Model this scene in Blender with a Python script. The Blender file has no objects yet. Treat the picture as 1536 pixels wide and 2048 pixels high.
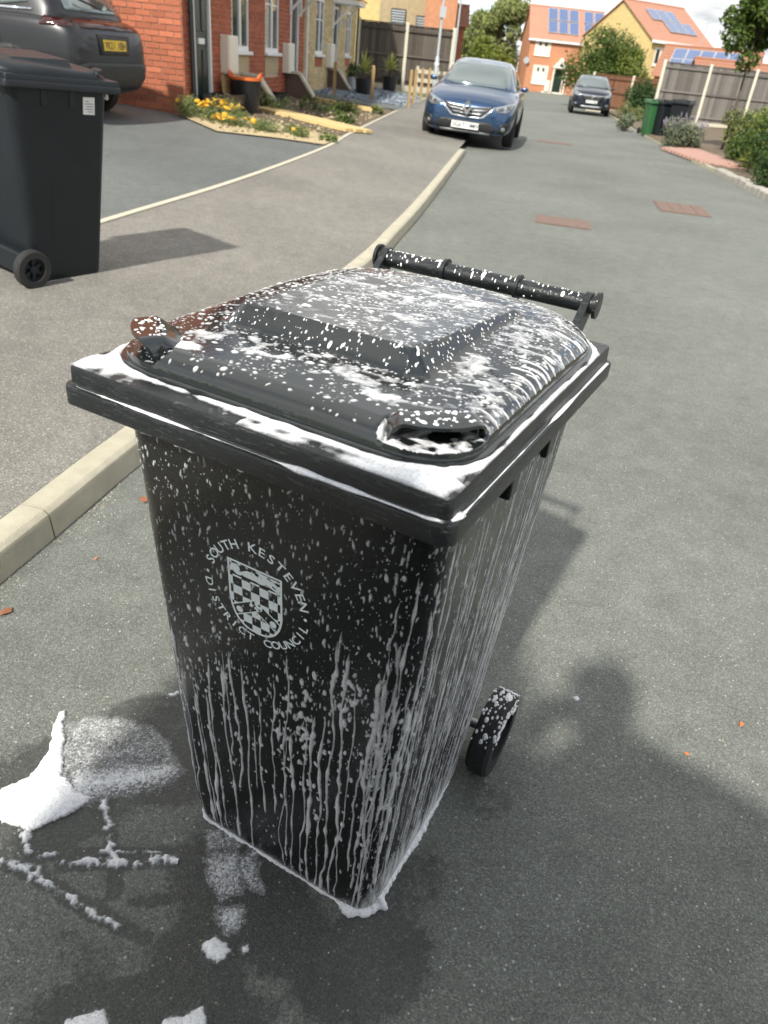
import bpy, bmesh, math, random
import numpy as np
from mathutils import Vector, Matrix, Euler
from mathutils.bvhtree import BVHTree

R = math.radians
sc = bpy.context.scene
COL = sc.collection
random.seed(7)

# ---------------------------------------------------------------- camera
cam = bpy.data.cameras.new('camera')
cam_o = bpy.data.objects.new('camera', cam)
COL.objects.link(cam_o)
PITCH, ROLL, CAM_H, FPX = 0.55938, 0.10674, 1.38606, 1454.61
fw = Vector((0, math.cos(PITCH), -math.sin(PITCH)))
rt = Vector((1, 0, 0))
up = rt.cross(fw)
c_, s_ = math.cos(ROLL), math.sin(ROLL)
r2 = c_ * rt + s_ * up
u2 = -s_ * rt + c_ * up
M = Matrix((r2, u2, -fw)).transposed().to_4x4()
M.translation = Vector((0, 0, CAM_H))
cam_o.matrix_world = M
cam.sensor_fit = 'VERTICAL'
cam.sensor_height = 36.0
cam.sensor_width = 27.0
cam.lens = FPX / 2048 * 36.0
cam.clip_start = 0.05
cam.clip_end = 2000
cam.dof.use_dof = True
cam.dof.focus_distance = 1.32
cam.dof.aperture_fstop = 6.6
sc.camera = cam_o
sc.render.resolution_x, sc.render.resolution_y = 768, 1024

# ---------------------------------------------------------------- world / sun / exposure
SUN_EL, SUN_AZ = 42.5, 200.5          # degrees, azimuth clockwise from +Y
world = bpy.data.worlds.new('World')
sc.world = world
world.use_nodes = True
nt = world.node_tree
nt.nodes.clear()
wo = nt.nodes.new('ShaderNodeOutputWorld')
bg = nt.nodes.new('ShaderNodeBackground')
bg.inputs['Strength'].default_value = 0.15
sky = nt.nodes.new('ShaderNodeTexSky')
sky.sky_type = 'NISHITA'
sky.sun_disc = False
sky.sun_elevation = R(SUN_EL)
sky.sun_rotation = R(SUN_AZ)
sky.air_density = 0.7
sky.dust_density = 0.0
tc = nt.nodes.new('ShaderNodeTexCoord')
sep = nt.nodes.new('ShaderNodeSeparateXYZ')
nt.links.new(tc.outputs['Generated'], sep.inputs[0])
def wmath(op, a, b=None, clamp=False):
    n = nt.nodes.new('ShaderNodeMath'); n.operation = op; n.use_clamp = clamp
    for i, v in enumerate((a, b)):
        if v is None: continue
        if isinstance(v, (int, float)): n.inputs[i].default_value = v
        else: nt.links.new(v, n.inputs[i])
    return n.outputs[0]
zc = wmath('ADD', wmath('MAXIMUM', sep.outputs['Z'], 0.0), 0.16)
cx = wmath('DIVIDE', sep.outputs['X'], zc)
cy = wmath('DIVIDE', sep.outputs['Y'], zc)
cmb = nt.nodes.new('ShaderNodeCombineXYZ')
nt.links.new(cx, cmb.inputs[0]); nt.links.new(cy, cmb.inputs[1])
cmb.inputs[2].default_value = 15.3
n1 = nt.nodes.new('ShaderNodeTexNoise')
n1.inputs['Scale'].default_value = 0.85; n1.inputs['Detail'].default_value = 9; n1.inputs['Roughness'].default_value = 0.58
n1.inputs['Distortion'].default_value = 0.35
nt.links.new(cmb.outputs[0], n1.inputs['Vector'])
rp = nt.nodes.new('ShaderNodeValToRGB')
rp.color_ramp.elements[0].position = 0.31; rp.color_ramp.elements[0].color = (0, 0, 0, 1)
rp.color_ramp.elements[1].position = 0.48; rp.color_ramp.elements[1].color = (1, 1, 1, 1)
nt.links.new(n1.outputs['Fac'], rp.inputs[0])
n2 = nt.nodes.new('ShaderNodeTexNoise')
n2.inputs['Scale'].default_value = 1.9; n2.inputs['Detail'].default_value = 6
nt.links.new(cmb.outputs[0], n2.inputs['Vector'])
rp2 = nt.nodes.new('ShaderNodeValToRGB')
rp2.color_ramp.elements[0].position = 0.33; rp2.color_ramp.elements[0].color = (2.15, 2.3, 2.45, 1)
rp2.color_ramp.elements[1].position = 0.55; rp2.color_ramp.elements[1].color = (4.75, 4.7, 4.5, 1)
nt.links.new(n2.outputs['Fac'], rp2.inputs[0])
mx = nt.nodes.new('ShaderNodeMix'); mx.data_type = 'RGBA'
nt.links.new(rp.outputs[0], mx.inputs[0])
nt.links.new(sky.outputs[0], mx.inputs[6]); nt.links.new(rp2.outputs[0], mx.inputs[7])
nt.links.new(mx.outputs[2], bg.inputs['Color'])
nt.links.new(bg.outputs[0], wo.inputs[0])

sun = bpy.data.lights.new('sun', 'SUN')
sun.energy = 3.25
sun.angle = R(1.7)
sun.color = (1.0, 0.955, 0.87)
sun_o = bpy.data.objects.new('sun', sun)
COL.objects.link(sun_o)
SD = Vector((math.sin(R(SUN_AZ)) * math.cos(R(SUN_EL)), math.cos(R(SUN_AZ)) * math.cos(R(SUN_EL)), math.sin(R(SUN_EL))))
sun_o.rotation_euler = (-SD).to_track_quat('-Z', 'Y').to_euler()
sun_o.location = (-6, -14, 14)

vs = sc.view_settings
vs.view_transform = 'Standard'; vs.look = 'None'; vs.gamma = 1.0; vs.use_curve_mapping = False
vs.exposure = 0.95
try:
    sc.cycles.use_denoising = True
    sc.cycles.max_bounces = 5
    sc.cycles.diffuse_bounces = 3
    sc.cycles.glossy_bounces = 3
    sc.cycles.transparent_max_bounces = 8
    sc.cycles.use_adaptive_sampling = True
    sc.cycles.adaptive_threshold = 0.03
    sc.cycles.caustics_reflective = False
    sc.cycles.caustics_refractive = False
except Exception:
    pass

# ---------------------------------------------------------------- helpers
def tag(o, label=None, cat=None, group=None, kind=None):
    if label: o['label'] = label
    if cat: o['category'] = cat
    if group: o['group'] = group
    if kind: o['kind'] = kind
    return o

def empty(name, loc=(0, 0, 0), rz=0.0, label=None, cat=None, group=None, rot=None):
    o = bpy.data.objects.new(name, None)
    o.empty_display_size = 0.2
    COL.objects.link(o)
    o.location = loc
    o.rotation_euler = rot if rot is not None else (0, 0, rz)
    return tag(o, label, cat, group)

def link_mesh(name, me, mat=None, parent=None, smooth=False):
    if mat is not None:
        for m in (mat if isinstance(mat, (list, tuple)) else [mat]):
            me.materials.append(m)
    if smooth:
        me.polygons.foreach_set('use_smooth', [True] * len(me.polygons))
    o = bpy.data.objects.new(name, me)
    COL.objects.link(o)
    if parent is not None:
        o.parent = parent
    return o

def auto_smooth(o, ang=35):
    me = o.data
    me.polygons.foreach_set('use_smooth', [True] * len(me.polygons))
    bm = bmesh.new(); bm.from_mesh(me)
    a = R(ang)
    for e in bm.edges:
        e.smooth = not (len(e.link_faces) == 2 and e.calc_face_angle(0) > a)
    bm.to_mesh(me); bm.free()
    return o

class MB:
    """collects primitives into one mesh"""
    def __init__(s):
        s.v = []; s.f = []; s.m = []
    def add(s, v, f, mi=0):
        k = len(s.v)
        s.v += [tuple(p) for p in v]
        s.f += [tuple(i + k for i in q) for q in f]
        s.m += [mi] * len(f)
        return s
    def box(s, lo, hi, mi=0, M=None):
        x0, y0, z0 = lo; x1, y1, z1 = hi
        v = [(x0, y0, z0), (x1, y0, z0), (x1, y1, z0), (x0, y1, z0), (x0, y0, z1), (x1, y0, z1), (x1, y1, z1), (x0, y1, z1)]
        if M is not None: v = [tuple(M @ Vector(p)) for p in v]
        return s.add(v, [(0, 3, 2, 1), (4, 5, 6, 7), (0, 1, 5, 4), (1, 2, 6, 5), (2, 3, 7, 6), (3, 0, 4, 7)], mi)
    def prism(s, pts, z0, z1, mi=0, M=None):
        """pts 2d (x,y) counter-clockwise, extruded in z"""
        n = len(pts)
        v = [(p[0], p[1], z0) for p in pts] + [(p[0], p[1], z1) for p in pts]
        if M is not None: v = [tuple(M @ Vector(p)) for p in v]
        f = [tuple(range(n - 1, -1, -1)), tuple(range(n, 2 * n))]
        f += [(i, (i + 1) % n, (i + 1) % n + n, i + n) for i in range(n)]
        return s.add(v, f, mi)
    def tube(s, pts, rad, n=10, cap=True, mi=0):
        pts = [Vector(p) for p in pts]
        rads = rad if isinstance(rad, (list, tuple)) else [rad] * len(pts)
        v = []; f = []
        prev = None
        for i, p in enumerate(pts):
            t = (pts[min(i + 1, len(pts) - 1)] - pts[max(i - 1, 0)]).normalized()
            if prev is None:
                a = Vector((0, 0, 1)) if abs(t.z) < .9 else Vector((1, 0, 0))
                nx = t.cross(a).normalized()
            else:
                nx = (prev - t * prev.dot(t)).normalized()
            prev = nx
            ny = t.cross(nx)
            for k in range(n):
                a = 2 * math.pi * k / n
                v.append(tuple(p + (nx * math.cos(a) + ny * math.sin(a)) * rads[i]))
        for i in range(len(pts) - 1):
            for k in range(n):
                a, b = i * n + k, i * n + (k + 1) % n
                f.append((a, b, b + n, a + n))
        if cap:
            f.append(tuple(range(n - 1, -1, -1)))
            f.append(tuple(range((len(pts) - 1) * n, len(pts) * n)))
        return s.add(v, f, mi)
    def lathe(s, prof, n=24, axis='z', M=None, mi=0, ring=False):
        v = []; f = []
        if ring: prof = list(prof) + [prof[0]]
        for r, h in prof:
            for k in range(n):
                a = 2 * math.pi * k / n
                p = (r * math.cos(a), r * math.sin(a), h)
                if axis == 'x': p = (p[2], p[0], p[1])
                elif axis == 'y': p = (p[1], p[2], p[0])
                v.append(p)
        for i in range(len(prof) - 1):
            for k in range(n):
                a, b = i * n + k, i * n + (k + 1) % n
                f.append((a, b, b + n, a + n))
        if not ring and prof[0][0] > 1e-4: f.append(tuple(range(n - 1, -1, -1)))
        if not ring and prof[-1][0] > 1e-4: f.append(tuple(range((len(prof) - 1) * n, len(prof) * n)))
        if M is not None: v = [tuple(M @ Vector(p)) for p in v]
        return s.add(v, f, mi)
    def loft(s, rings, close=True, cap0=False, cap1=False, mi=0):
        n = len(rings[0]); v = [p for r_ in rings for p in r_]; f = []
        for i in range(len(rings) - 1):
            for k in range(n if close else n - 1):
                a, b = i * n + k, i * n + (k + 1) % n
                f.append((a, b, b + n, a + n))
        if cap0: f.append(tuple(range(n - 1, -1, -1)))
        if cap1: f.append(tuple(range((len(rings) - 1) * n, len(rings) * n)))
        return s.add(v, f, mi)
    def mesh(s, name):
        me = bpy.data.meshes.new(name)
        me.from_pydata(s.v, [], s.f)
        if any(s.m): me.polygons.foreach_set('material_index', s.m)
        me.update()
        return me
    def build(s, name, mat, parent=None, smooth=False, ang=None):
        o = link_mesh(name, s.mesh(name), mat, parent, smooth)
        if ang: auto_smooth(o, ang)
        return o

def fix_normals(o):
    bm = bmesh.new(); bm.from_mesh(o.data)
    bmesh.ops.recalc_face_normals(bm, faces=bm.faces)
    bm.to_mesh(o.data); bm.free()
    return o

def bevel(o, w, seg=2, ang=40):
    bm = bmesh.new(); bm.from_mesh(o.data)
    es = [e for e in bm.edges if len(e.link_faces) == 2 and e.calc_face_angle(0) > R(ang)]
    bmesh.ops.bevel(bm, geom=es, offset=w, segments=seg, affect='EDGES', profile=.5, clamp_overlap=True)
    bm.to_mesh(o.data); bm.free()
    return o

# numpy value noise ------------------------------------------------
_rng = np.random.default_rng(11)
_TAB = _rng.random((256, 256))
def vnoise(x, y, seed=0):
    x = np.asarray(x, float) + seed * 17.31; y = np.asarray(y, float) + seed * 9.77
    xi = np.floor(x).astype(int); yi = np.floor(y).astype(int)
    fx = x - xi; fy = y - yi
    fx = fx * fx * (3 - 2 * fx); fy = fy * fy * (3 - 2 * fy)
    g = lambda a, b: _TAB[a & 255, b & 255]
    return (g(xi, yi) * (1 - fx) + g(xi + 1, yi) * fx) * (1 - fy) + (g(xi, yi + 1) * (1 - fx) + g(xi + 1, yi + 1) * fx) * fy
def fbm(x, y, seed=0, octv=4, gain=.5):
    t = 0; a = 1; n = 0
    for i in range(octv):
        t = t + a * vnoise(np.asarray(x) * 2 ** i, np.asarray(y) * 2 ** i, seed + i * 3); n += a; a *= gain
    return t / n
def sdf_poly(px, py, poly):
    """signed distance, positive inside"""
    P = np.asarray(poly, float); n = len(P)
    d = np.full(px.shape, 1e9); ins = np.zeros(px.shape, bool)
    for i in range(n):
        a = P[i]; b = P[(i + 1) % n]
        e = b - a; wx = px - a[0]; wy = py - a[1]
        t = np.clip((wx * e[0] + wy * e[1]) / (e @ e + 1e-12), 0, 1)
        d = np.minimum(d, np.hypot(wx - e[0] * t, wy - e[1] * t))
        c = ((a[1] > py) != (b[1] > py)) & (px < (b[0] - a[0]) * (py - a[1]) / (b[1] - a[1] + 1e-12) + a[0])
        ins ^= c
    return np.where(ins, d, -d)
def sdf_line(px, py, pts):
    d = np.full(px.shape, 1e9)
    for a, b in zip(pts[:-1], pts[1:]):
        a = np.array(a, float); b = np.array(b, float)
        e = b - a; wx = px - a[0]; wy = py - a[1]
        t = np.clip((wx * e[0] + wy * e[1]) / (e @ e + 1e-12), 0, 1)
        d = np.minimum(d, np.hypot(wx - e[0] * t, wy - e[1] * t))
    return d

# ---------------------------------------------------------------- materials
class NT:
    def __init__(s, name):
        s.m = bpy.data.materials.new(name); s.m.use_nodes = True
        s.t = s.m.node_tree; s.p = s.t.nodes['Principled BSDF']; s.out = s.t.nodes['Material Output']
        s._c = None
    def n(s, typ, **kw):
        nd = s.t.nodes.new(typ)
        for k, v in kw.items():
            setattr(nd, k, v)
        return nd
    def L(s, a, b): s.t.links.new(a, b)
    def setv(s, sock, v):
        if hasattr(v, 'is_output'): s.L(v, sock)
        elif isinstance(v, (tuple, list)): sock.default_value = (*v, 1) if len(v) == 3 and len(sock.default_value) == 4 else v
        else: sock.default_value = v
    def coord(s, kind='Object', scale=None):
        if s._c is None: s._c = s.n('ShaderNodeTexCoord')
        o = s._c.outputs[kind]
        if scale is not None:
            mp = s.n('ShaderNodeMapping'); s.L(o, mp.inputs[0]); mp.inputs['Scale'].default_value = scale
            return mp.outputs[0]
        return o
    def noise(s, scale, detail=4, rough=.5, vec=None, dist=0.0):
        nd = s.n('ShaderNodeTexNoise')
        nd.inputs['Scale'].default_value = scale; nd.inputs['Detail'].default_value = detail; nd.inputs['Roughness'].default_value = rough
        nd.inputs['Distortion'].default_value = dist
        s.L(vec if vec is not None else s.coord(), nd.inputs['Vector'])
        return nd.outputs['Fac']
    def voro(s, scale, feature='F1', vec=None, out='Distance', rnd=1.0):
        nd = s.n('ShaderNodeTexVoronoi', feature=feature)
        nd.inputs['Scale'].default_value = scale; nd.inputs['Randomness'].default_value = rnd
        s.L(vec if vec is not None else s.coord(), nd.inputs['Vector'])
        return nd.outputs[out]
    def ramp(s, fac, stops):
        nd = s.n('ShaderNodeValToRGB'); cr = nd.color_ramp
        while len(cr.elements) < len(stops): cr.elements.new(.5)
        for e, (p, c) in zip(cr.elements, stops):
            e.position = p; e.color = (c, c, c, 1) if isinstance(c, (int, float)) else (*c, 1)
        s.L(fac, nd.inputs[0]); return nd.outputs[0]
    def mix(s, fac, a, b, blend='MIX'):
        nd = s.n('ShaderNodeMix', data_type='RGBA', blend_type=blend)
        s.setv(nd.inputs[0], fac); s.setv(nd.inputs[6], a); s.setv(nd.inputs[7], b)
        return nd.outputs[2]
    def math(s, op, a, b=None, clamp=False):
        nd = s.n('ShaderNodeMath', operation=op, use_clamp=clamp)
        s.setv(nd.inputs[0], a)
        if b is not None: s.setv(nd.inputs[1], b)
        return nd.outputs[0]
    def attr(s, name, out='Fac'):
        nd = s.n('ShaderNodeAttribute'); nd.attribute_name = name; return nd.outputs[out]
    def bump(s, h, strength=.3, dist=.01, prev=None):
        nd = s.n('ShaderNodeBump'); nd.inputs['Strength'].default_value = strength; nd.inputs['Distance'].default_value = dist
        s.L(h, nd.inputs['Height'])
        if prev is not None: s.L(prev, nd.inputs['Normal'])
        return nd.outputs[0]
    def done(s, base=None, rough=None, metal=None, normal=None, spec=None, **kw):
        if base is not None: s.setv(s.p.inputs['Base Color'], base)
        if rough is not None: s.setv(s.p.inputs['Roughness'], rough)
        if metal is not None: s.setv(s.p.inputs['Metallic'], metal)
        if spec is not None: s.setv(s.p.inputs['Specular IOR Level'], spec)
        if normal is not None: s.L(normal, s.p.inputs['Normal'])
        for k, v in kw.items(): s.setv(s.p.inputs[k.replace('_', ' ')], v)
        return s.m

def simple(name, col, rough=.6, metal=0.0, vary=.12, scale=6.0, bump=.0, bscale=60.0, spec=.5, **kw):
    t = NT(name)
    f = t.noise(scale, 5, .6)
    lo = tuple(c * (1 - vary) for c in col); hi = tuple(min(1, c * (1 + vary)) for c in col)
    c = t.mix(f, lo, hi)
    nm = None
    if bump: nm = t.bump(t.noise(bscale, 4, .6), bump, .01)
    rr = t.ramp(t.noise(scale * 3, 3), [(.3, max(.02, rough - .08)), (.7, min(1, rough + .08))])
    return t.done(c, rr, metal, nm, spec, **kw)

MT = {}
def asphalt(name, base, stone, specks, wet=False, rsc=1.0):
    t = NT(name)
    P = t.n('ShaderNodeNewGeometry').outputs['Position']
    v1 = t.voro(300 * rsc, vec=P, out='Color'); vd = t.voro(300 * rsc, vec=P)
    s1 = t.n('ShaderNodeSeparateColor'); t.L(v1, s1.inputs[0])
    v2 = t.voro(125 * rsc, vec=P, out='Color'); v2d = t.voro(125 * rsc, vec=P)
    s2 = t.n('ShaderNodeSeparateColor'); t.L(v2, s2.inputs[0])
    n_big = t.noise(.55, 5, .6, vec=P)
    n_mid = t.noise(9, 5, .65, vec=P)
    grain = t.ramp(s1.outputs[0], [(.0, .62), (.7, 1.0), (.9, 1.18), (1.0, 1.5)])
    col = t.mix(1.0, base, grain, 'MULTIPLY')
    gap = t.ramp(t.noise(420, 3, .7, vec=P), [(.35, .6), (.62, 1.1)])
    col = t.mix(.8, col, gap, 'MULTIPLY')
    col = t.mix(1.0, col, t.ramp(n_big, [(.3, .8), (.7, 1.15)]), 'MULTIPLY')
    col = t.mix(1.0, col, t.ramp(n_mid, [(.3, .85), (.7, 1.13)]), 'MULTIPLY')
    sp = t.math('MULTIPLY', t.math('GREATER_THAN', s2.outputs[1], 1 - specks), t.math('LESS_THAN', v2d, .33))
    col = t.mix(sp, col, stone)
    rough = t.math('ADD', .72, t.math('MULTIPLY', s1.outputs[1], .2))
    h = t.math('ADD', t.math('MULTIPLY', vd, -.45), t.math('MULTIPLY', t.noise(260, 4, .7, vec=P), 1.0))
    bstr = .45
    if wet:
        w = t.attr('wet')
        wn = t.math('ADD', w, t.math('MULTIPLY', t.math('SUBTRACT', t.noise(60, 4, .6, vec=P), .5), .7))
        wm = t.ramp(wn, [(.38, 0.0), (.62, 1.0)])
        col = t.mix(t.math('MULTIPLY', wm, .68), col, t.mix(1.0, col, (.16, .17, .17), 'MULTIPLY'))
        rough = t.math('SUBTRACT', rough, t.math('MULTIPLY', wm, .42))
    nm = t.bump(h, bstr, .004)
    return t.done(col, rough, 0, nm, .4)

MT['road'] = asphalt('asphalt_road', (.182, .192, .17), (.36, .37, .34), .03, wet=True)
MT['pavement'] = asphalt('asphalt_pavement', (.232, .219, .192), (.36, .34, .3), .2, rsc=.8)
MT['drive'] = asphalt('asphalt_drive', (.148, .16, .152), (.26, .26, .24), .03)

def plastic_bin(name, col, rough, drops=True, scratch=0.0, spec=None, bk=1.0):
    t = NT(name)
    f = t.noise(3, 5, .6)
    c = t.mix(f, tuple(k * .8 for k in col), tuple(k * 1.25 for k in col))
    h = t.noise(520, 3, .6)
    nm = t.bump(h, .06 * bk, .002)
    r_ = t.ramp(t.noise(14, 5, .65), [(.3, rough - .05), (.7, rough + .07)])
    if drops:
        d = t.voro(170, 'SMOOTH_F1')
        dd = t.ramp(d, [(.0, 1.0), (.38, 0.0)])
        m = t.ramp(t.noise(22, 4, .6), [(.42, 0.0), (.6, 1.0)])
        nm = t.bump(t.math('MULTIPLY', dd, m), .22 * bk, .0025, nm)
    if scratch:
        sn = t.noise(30, 6, .75, vec=t.coord('Object', (1, 1, 9)), dist=1.5)
        sm = t.ramp(sn, [(.55, 0.0), (.72, scratch)])
        s3 = t.voro(26, 'DISTANCE_TO_EDGE', vec=t.coord('Object', (1.6, 1.6, .7)))
        sm2 = t.ramp(s3, [(.0, scratch), (.012, 0.0)])
        c = t.mix(sm, c, (.19, .2, .2)); r_ = t.math('ADD', r_, t.math('MULTIPLY', sm, .3))
    return t.done(c, r_, 0, nm, spec or (.5 if drops else .35))
MT['bin_body'] = plastic_bin('wet_black_plastic', (.006, .0075, .008), .2)
MT['bin_rim'] = plastic_bin('worn_black_plastic', (.009, .011, .012), .33, True, .5)
MT['bin_lid'] = plastic_bin('wet_lid_plastic', (.013, .016, .017), .09, True, 0, .8, .35)
MT['bin_dry'] = plastic_bin('dry_dark_plastic', (.009, .012, .015), .45, False)
MT['bin_dry_rim'] = plastic_bin('dry_rim_plastic', (.011, .014, .018), .42, False, .15)
MT['bin_green'] = plastic_bin('green_bin_plastic', (.03, .11, .04), .42, False)
MT['rubber'] = simple('rubber', (.018, .018, .018), .8, vary=.3, scale=30, bump=.3, bscale=150)
MT['print'] = simple('white_print', (.86, .92, .94), .5, vary=.08, scale=60)
MT['paper'] = simple('label_paper', (.68, .68, .66), .6, vary=.06, scale=40)
MT['ink'] = simple('ink', (.03, .03, .03), .6)
t = NT('foam')
th = t.attr('thick')
bub = t.voro(420, 'SMOOTH_F1')
nm = t.bump(t.math('ADD', t.math('MULTIPLY', t.noise(160, 4, .6), .7), t.math('MULTIPLY', bub, .5)), .35, .003)
t.done((.86, .87, .88), .62, 0, nm, .3)
tr = t.n('ShaderNodeBsdfTransparent'); ms = t.n('ShaderNodeMixShader')
pore = t.ramp(t.noise(300, 3, .6), [(.35, .72), (.55, 1.0)])
fac = t.math('MULTIPLY', t.ramp(th, [(.0, .12), (.45, .72), (1.0, 1.0)]), pore, True)
t.L(fac, ms.inputs[0]); t.L(tr.outputs[0], ms.inputs[1]); t.L(t.p.outputs[0], ms.inputs[2]); t.L(ms.outputs[0], t.out.inputs[0])
MT['foam'] = t.m

def brickmat(name, c1, c2, mortar, rot=False):
    t = NT(name)
    co = t.coord('Object')
    s = t.n('ShaderNodeSeparateXYZ'); t.L(co, s.inputs[0])
    cb = t.n('ShaderNodeCombineXYZ')
    t.L(t.math('ADD', s.outputs[0], s.outputs[1]), cb.inputs[0]); t.L(s.outputs[2], cb.inputs[1])
    b = t.n('ShaderNodeTexBrick')
    t.L(cb.outputs[0], b.inputs['Vector'])
    b.inputs['Scale'].default_value = 1.0; b.inputs['Mortar Size'].default_value = .006
    b.inputs['Brick Width'].default_value = .225; b.inputs['Row Height'].default_value = .0775
    b.inputs['Color1'].default_value = (*c1, 1); b.inputs['Color2'].default_value = (*c2, 1); b.inputs['Mortar'].default_value = (*mortar, 1)
    c = t.mix(.6, b.outputs[0], t.ramp(t.noise(5, 5), [(.3, .8), (.7, 1.15)]), 'MULTIPLY')
    nm = t.bump(t.math('SUBTRACT', 1.0, b.outputs['Fac']), .5, .006)
    return t.done(c, .85, 0, nm, .25)
MT['brick_red_tex'] = brickmat('red_brickwork', (.36, .11, .055), (.42, .14, .075), (.42, .3, .22))
MT['brick_yel_tex'] = brickmat('buff_brickwork', (.52, .4, .22), (.58, .45, .26), (.5, .45, .36))
MT['brick_or_tex'] = brickmat('orange_brickwork', (.45, .19, .1), (.5, .22, .115), (.5, .3, .2))
MT['brick_y2_tex'] = brickmat('yellow_brickwork', (.56, .42, .17), (.62, .47, .2), (.55, .46, .3))
def brick_one(name, c):
    t = NT(name)
    oi = t.n('ShaderNodeObjectInfo')
    v = t.ramp(oi.outputs['Random'], [(0, .78), (.6, 1.0), (1, 1.2)])
    cc = t.mix(1.0, c, v, 'MULTIPLY')
    cc = t.mix(1.0, cc, t.ramp(t.noise(40, 5, .65), [(.3, .82), (.7, 1.14)]), 'MULTIPLY')
    return t.done(cc, .88, 0, t.bump(t.noise(160, 4, .6), .3, .004), .2)
MT['brick_red'] = brick_one('red_brick', (.40, .135, .075))
def brick_mass(name, c):
    t = NT(name)
    P = t.coord()
    g = t.n('ShaderNodeSeparateColor'); t.L(t.voro(4.4, vec=t.coord('Object', (1, 1, 2.9)), out='Color'), g.inputs[0])
    cc = t.mix(1.0, c, t.ramp(g.outputs[0], [(0, .78), (1, 1.18)]), 'MULTIPLY')
    cc = t.mix(1.0, cc, t.ramp(t.noise(30, 5, .65), [(.3, .85), (.7, 1.12)]), 'MULTIPLY')
    return t.done(cc, .88, 0, t.bump(t.noise(120, 4, .6), .3, .004), .2)
MT['brick_red_m'] = brick_mass('red_brick_courses', (.36, .11, .06))
MT['brick_yel_m'] = brick_mass('buff_brick_courses', (.55, .43, .24))
MT['mortar'] = simple('mortar', (.52, .4, .31), .9, bump=.3)
MT['mortar_y'] = simple('pale_mortar', (.34, .29, .21), .9, bump=.3)
MT['upvc'] = simple('white_upvc', (.78, .79, .79), .35, vary=.03)
MT['cream'] = simple('cream_paint', (.74, .7, .6), .5, vary=.05)
MT['tan_panel'] = simple('tan_render', (.42, .33, .2), .8, vary=.1, bump=.2)
MT['door_green'] = simple('dark_green_door', (.012, .028, .02), .35, vary=.1)
MT['door_dark'] = simple('dark_grey_door', (.028, .034, .036), .4, vary=.1)
MT['black_paint'] = simple('black_gloss', (.012, .012, .014), .35)
MT['concrete'] = simple('concrete', (.5, .46, .36), .85, vary=.16, scale=9, bump=.35, bscale=140)
MT['kerb'] = simple('kerb_concrete', (.44, .405, .31), .88, vary=.3, scale=11, bump=.5, bscale=220)
MT['postc'] = simple('post_concrete', (.58, .55, .44), .85, vary=.12, bump=.3)
MT['setts'] = simple('granite_sett', (.36, .34, .3), .85, vary=.3, scale=22, bump=.6, bscale=60)
MT['soil'] = simple('soil', (.13, .1, .065), .95, vary=.4, scale=7, bump=.8, bscale=40)
MT['straw'] = simple('pale_gravel', (.42, .34, .2), .95, vary=.45, scale=45, bump=.9, bscale=70)
MT['plank'] = simple('new_timber', (.6, .44, .2), .75, vary=.16, scale=9, bump=.2)
MT['stake'] = simple('stake_timber', (.34, .23, .1), .75, vary=.2, scale=9)
MT['reed'] = simple('reed', (.4, .25, .12), .85, vary=.4, scale=20)
MT['slate'] = simple('slate_chip', (.3, .34, .39), .6, vary=.3, scale=6)
MT['slate_base'] = simple('slate_bed', (.22, .25, .28), .8, vary=.5, scale=18, bump=.8, bscale=45)
def boardmat(name, c, sc_=(10, 10, .6)):
    t = NT(name)
    oi = t.n('ShaderNodeObjectInfo')
    v = t.ramp(oi.outputs['Random'], [(0, .68), (.5, 1.0), (1, 1.28)])
    g = t.noise(9, 6, .65, vec=t.coord('Object', sc_))
    cc = t.mix(1.0, t.mix(1.0, c, v, 'MULTIPLY'), t.ramp(g, [(.3, .7), (.7, 1.25)]), 'MULTIPLY')
    return t.done(cc, .88, 0, t.bump(g, .4, .004), .2)
MT['board_dark'] = boardmat('weathered_board', (.105, .09, .075))
MT['board_grey'] = boardmat('grey_board', (.16, .148, .135))
MT['board_brown'] = boardmat('brown_board', (.17, .085, .05))
MT['tile_red'] = simple('red_roof_tile', (.48, .19, .1), .8, vary=.2, scale=14)
MT['tile_brown'] = simple('brown_roof_tile', (.3, .14, .085), .85, vary=.25, scale=14)
MT['solar'] = simple('solar_cell', (.09, .13, .25), .12, vary=.15, scale=20, spec=.8)
MT['alu'] = simple('aluminium', (.62, .64, .66), .35, .7, vary=.05)
MT['lamp_steel'] = simple('galvanised_steel', (.42, .45, .47), .5, .4, vary=.1)
def leafmat(name, c, tr=.35, vary=.5):
    t = NT(name)
    g = t.n('ShaderNodeNewGeometry')
    f = t.math('FRACT', t.math('MULTIPLY', g.outputs['Random Per Island'], 1.0))
    c2 = t.mix(1.0, c, t.ramp(f, [(0, 1 - vary), (1, 1 + vary)]), 'MULTIPLY')
    hue = t.mix(t.math('MULTIPLY', f, .5), c2, (c[0] * 1.6, c[1] * 1.25, c[2] * .6))
    t.done(hue, .5, 0, None, .35)
    tl = t.n('ShaderNodeBsdfTranslucent'); t.L(hue, tl.inputs[0])
    ms = t.n('ShaderNodeMixShader'); ms.inputs[0].default_value = tr
    t.L(t.p.outputs[0], ms.inputs[1]); t.L(tl.outputs[0], ms.inputs[2]); t.L(ms.outputs[0], t.out.inputs[0])
    return t.m
MT['leaf_mid'] = leafmat('leaf_mid_green', (.075, .13, .03))
MT['leaf_dark'] = leafmat('leaf_dark_green', (.04, .085, .025))
MT['leaf_yel'] = leafmat('leaf_yellow_green', (.17, .22, .05))
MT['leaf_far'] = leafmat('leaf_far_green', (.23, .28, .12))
MT['leaf_grey'] = leafmat('leaf_grey_green', (.14, .18, .13), .2)
MT['leaf_olive'] = leafmat('leaf_olive', (.16, .2, .085))
MT['leaf_spike'] = leafmat('leaf_spiky', (.34, .4, .14), .2)
MT['weed'] = leafmat('weed_leaf', (.2, .26, .12))
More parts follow.
